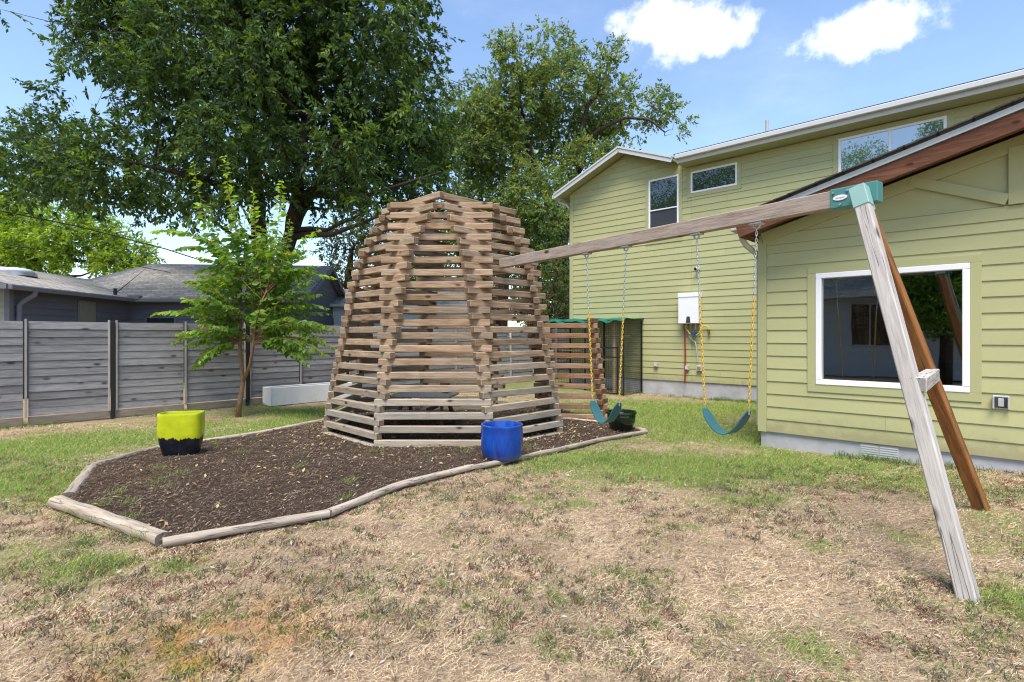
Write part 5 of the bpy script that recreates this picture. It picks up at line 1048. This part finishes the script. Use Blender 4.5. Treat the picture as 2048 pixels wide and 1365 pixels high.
# living blades
X, Y = sample_ground(520000, 2.2, 15.0, 0.9); k = clear(X, Y); X, Y = X[k], Y[k]; g = green(X, Y); cl_ = fbm(X * 8 + 2, Y * 8 + 5, 2); k = rng.random(len(X)) < np.clip(g * (0.35 + 1.1 * cl_), 0.012, 1); X, Y, g = X[k], Y[k], g[k]; n = len(X)
pal = np.array([(0.21, 0.33, 0.075), (0.27, 0.39, 0.09), (0.17, 0.28, 0.07), (0.36, 0.42, 0.12), (0.48, 0.43, 0.20)])
C = pal[rng.choice(5, n, p=(0.3, 0.27, 0.18, 0.15, 0.10))] * rng.uniform(0.75, 1.25, (n, 1)); drier = np.clip(0.5 - g, 0, 0.5)[:, None] * 0.8; C = C * (1 - drier) + np.array((0.36, 0.32, 0.16)) * drier
tag(strips('grass', X, Y, zat(X, Y) - 0.004, rng.random(n) * 6.28, rng.uniform(0.5, 1.5, n), rng.uniform(0.03, 0.085, n) * (0.55 + 0.6 * g), rng.uniform(0.0022, 0.0042, n) * (0.75 + Y * 0.10), C, M['blade'], 0.75), 'patchy green grass growing through the dry lawn', 'grass', kind='stuff')
# low sprigs: grey green and reddish weeds
cx, cy = sample_ground(3800, 2.1, 6.8, 0.8); k = clear(cx, cy) & (fbm(cx * 1.3 + 77, cy * 1.3, 3) > 0.43); cx, cy = cx[k], cy[k]; nc = len(cx); per = 26
rr = rng.uniform(0.012, 0.055, nc)
X = (cx[:, None] + rng.normal(size=(nc, per)) * rr[:, None]).ravel(); Y = (cy[:, None] + rng.normal(size=(nc, per)) * rr[:, None]).ravel(); n = len(X); pal = np.array([(0.10, 0.115, 0.07), (0.14, 0.13, 0.085), (0.17, 0.085, 0.065), (0.09, 0.13, 0.06), (0.24, 0.12, 0.09), (0.14, 0.20, 0.06), (0.15, 0.145, 0.12), (0.19, 0.25, 0.08)])
C = np.repeat(pal[rng.integers(0, len(pal), nc)], per, 0) * rng.uniform(0.65, 1.3, (n, 1))
tag(strips('lawn_weeds', X, Y, zat(X, Y), rng.random(n) * 6.28, rng.uniform(0.25, 1.4, n), rng.uniform(0.02, 0.055, n), rng.uniform(0.004, 0.0075, n), C, M['blade'], 0.4), 'low grey green and reddish weeds dotting the dry lawn', 'weeds', kind='stuff')
# fallen leaves and bark crumbs on the lawn
X, Y = sample_ground(3200, 2.1, 9.0, 0.9); k = clear(X, Y); X, Y = X[k], Y[k]; n = len(X); pal = np.array([(0.28, 0.16, 0.09), (0.36, 0.24, 0.14), (0.17, 0.11, 0.075), (0.42, 0.33, 0.24), (0.13, 0.10, 0.085), (0.48, 0.42, 0.36)])
L = rng.uniform(0.015, 0.055, n); a = rng.random(n) * 6.28
tag(link('fallen_leaves', leaf_mesh('fallen_leaves', np.stack([X, Y, zat(X, Y) + 0.012], 1), np.stack([np.cos(a), np.sin(a), rng.normal(0.1, 0.25, n)], 1), L, L * rng.uniform(0.25, 0.5, n), pal[rng.integers(0, 6, n)] * rng.uniform(0.7, 1.2, (n, 1)), 0.3, 0.4), M['litter']), 'curled brown fallen leaves scattered over the dry lawn', 'leaf litter', kind='stuff')
# twigs
m = MB()
for _ in range(150):
    x, y = sample_ground(1, 2.2, 6.5, 0.9); x, y = float(x[0]), float(y[0])
    if not clear(np.array([x]), np.array([y]))[0]: continue
    a = random.random() * 6.28; L = random.uniform(0.03, 0.13); z = float(zat(np.array([x]), np.array([y]))[0]) + 0.012; m.tube([(x, y, z), (x + math.cos(a) * L * 0.5, y + math.sin(a) * L * 0.5, z + 0.006), (x + math.cos(a + 0.3) * L, y + math.sin(a + 0.3) * L, z)], [0.0045, 0.004, 0.002], 5)
tag(m.build('twigs', M['kick'], None), 'small grey twigs lying on the lawn', 'twigs', kind='stuff')
# mulch chips, leaves and sprouting weeds in the bed
X = rng.uniform(BEDXY[:, 0].min(), BEDXY[:, 0].max(), 150000); Y = rng.uniform(BEDXY[:, 1].min(), BEDXY[:, 1].max(), 150000); k = clear(X, Y, True); X, Y = X[k], Y[k]; n = len(X)
bz = lambda X, Y: gz(X, Y) + 0.035 + (fbm(X * 3, Y * 3, 3) - 0.5) * 0.05 + (fbm(X * 14, Y * 14, 2) - 0.5) * 0.03
pal = np.array([(0.115, 0.085, 0.067), (0.175, 0.132, 0.104), (0.065, 0.048, 0.038), (0.24, 0.185, 0.145), (0.35, 0.27, 0.205), (0.14, 0.11, 0.092)]); dry = np.clip((fbm(X * 1.2 + 3, Y * 1.2 + 44, 3) - 0.48) * 4, 0, 1) * sstep(7.2, 5.2, Y)
C = pal[rng.choice(6, n, p=(0.25, 0.22, 0.18, 0.16, 0.09, 0.10))] * rng.uniform(0.6, 1.4, (n, 1)) * (0.6 + 0.8 * fbm(X * 4, Y * 4 + 9, 3))[:, None]; sc_ = rng.random(n) < 0.035; C[sc_] = np.array((0.40, 0.30, 0.19)) * rng.uniform(0.6, 1.2, (int(sc_.sum()), 1)); dd = (dry * (rng.random(n) < 0.6))[:, None]; C = C * (1 - dd) + np.array((0.34, 0.23, 0.13)) * dd * rng.uniform(0.6, 1.2, (n, 1))
tag(strips('bark_mulch', X, Y, bz(X, Y) + rng.random(n) * 0.012, rng.random(n) * 6.28, rng.normal(0.05, 0.3, n), rng.uniform(0.015, 0.06, n), rng.uniform(0.004, 0.010, n), C, M['litter'], 0.2), 'dark brown shredded bark covering the bed around the dome', 'mulch', kind='stuff')
X = rng.uniform(-5, 2.2, 6500); Y = rng.uniform(4, 12, 6500); k = clear(X, Y, True); X, Y = X[k], Y[k]; k = rng.random(len(X)) < 0.25 + 0.9 * np.exp(-((np.hypot(X - DC.x, Y - DC.y) - 2.1) / 0.5) ** 2); X, Y = X[k], Y[k]; n = len(X); L = rng.uniform(0.025, 0.07, n); a = rng.random(n) * 6.28; pal = np.array([(0.45, 0.34, 0.16), (0.36, 0.25, 0.13), (0.52, 0.42, 0.25), (0.26, 0.17, 0.10)])
tag(link('bed_leaves', leaf_mesh('bed_leaves', np.stack([X, Y, bz(X, Y) + 0.014], 1), np.stack([np.cos(a), np.sin(a), rng.normal(0.1, 0.3, n)], 1), L, L * rng.uniform(0.3, 0.5, n), pal[rng.integers(0, 4, n)] * rng.uniform(0.7, 1.2, (n, 1)), 0.3, 0.4), M['litter']), 'pale fallen leaves strewn on the mulch around the dome', 'leaf litter', kind='stuff')
spots = [(310, 960, .1), (330, 975, .12), (360, 950, .08), (320, 940, .08), (255, 1010, .06), (255, 1040, .08), (430, 890, .06), (480, 905, .06), (600, 935, .05), (750, 905, .12), (860, 905, .12), (930, 905, .1), (985, 915, .1), (1010, 920, .1), (1040, 915, .12), (1060, 895, .1), (690, 1000, .04), (700, 965, .04), (235, 985, .06), (200, 1015, .06), (140, 1030, .08), (180, 1045, .08), (275, 1085, .1), (1150, 890, .08), (1235, 900, .08)]
X = []; Y = []
for x, y, r in spots: g0 = G(x, y, 0.03); X += list(g0.x + rng.normal(size=46) * r * 0.8); Y += list(g0.y + rng.normal(size=46) * r * 0.6)
X = np.array(X); Y = np.array(Y); n = len(X); C = np.array([(0.14, 0.24, 0.06), (0.19, 0.28, 0.07), (0.25, 0.30, 0.09)])[rng.integers(0, 3, n)] * rng.uniform(0.7, 1.2, (n, 1))
tag(strips('bed_weeds', X, Y, bz(X, Y), rng.random(n) * 6.28, rng.uniform(0.4, 1.4, n), rng.uniform(0.04, 0.13, n), rng.uniform(0.003, 0.005, n), C, M['blade'], 0.8), 'sparse green weeds sprouting through the mulch and by the pots', 'weeds', kind='stuff')
# taller grass along foundations and fence foot
X = []; Y = []
for _ in range(9000):
    r = random.random()
    if r < 0.45: u, v = random.uniform(-8.0, UL), V2 - abs(random.gauss(0, 0.22)) - 0.05
    elif r < 0.65: u, v = random.uniform(UL, 1.5), V1 - abs(random.gauss(0, 0.10)) - 0.03
    else: u, v = FU + 0.12 + abs(random.gauss(0, 0.14)), random.uniform(-1, 9)
    p = W(u, v); X.append(p.x); Y.append(p.y)
X = np.array(X); Y = np.array(Y); k = fbm(X * 2.0, Y * 2.0, 3) > 0.47; X, Y = X[k], Y[k]; n = len(X); C = np.array([(0.10, 0.19, 0.05), (0.15, 0.24, 0.06), (0.08, 0.14, 0.04)])[rng.integers(0, 3, n)] * rng.uniform(0.7, 1.2, (n, 1))
tag(strips('edge_grass', X, Y, zat(X, Y), rng.random(n) * 6.28, rng.uniform(0.6, 1.5, n), rng.uniform(0.05, 0.17, n), rng.uniform(0.004, 0.007, n), C, M['blade'], 0.8), 'taller grass tufts along the house footing and the fence', 'grass', kind='stuff')
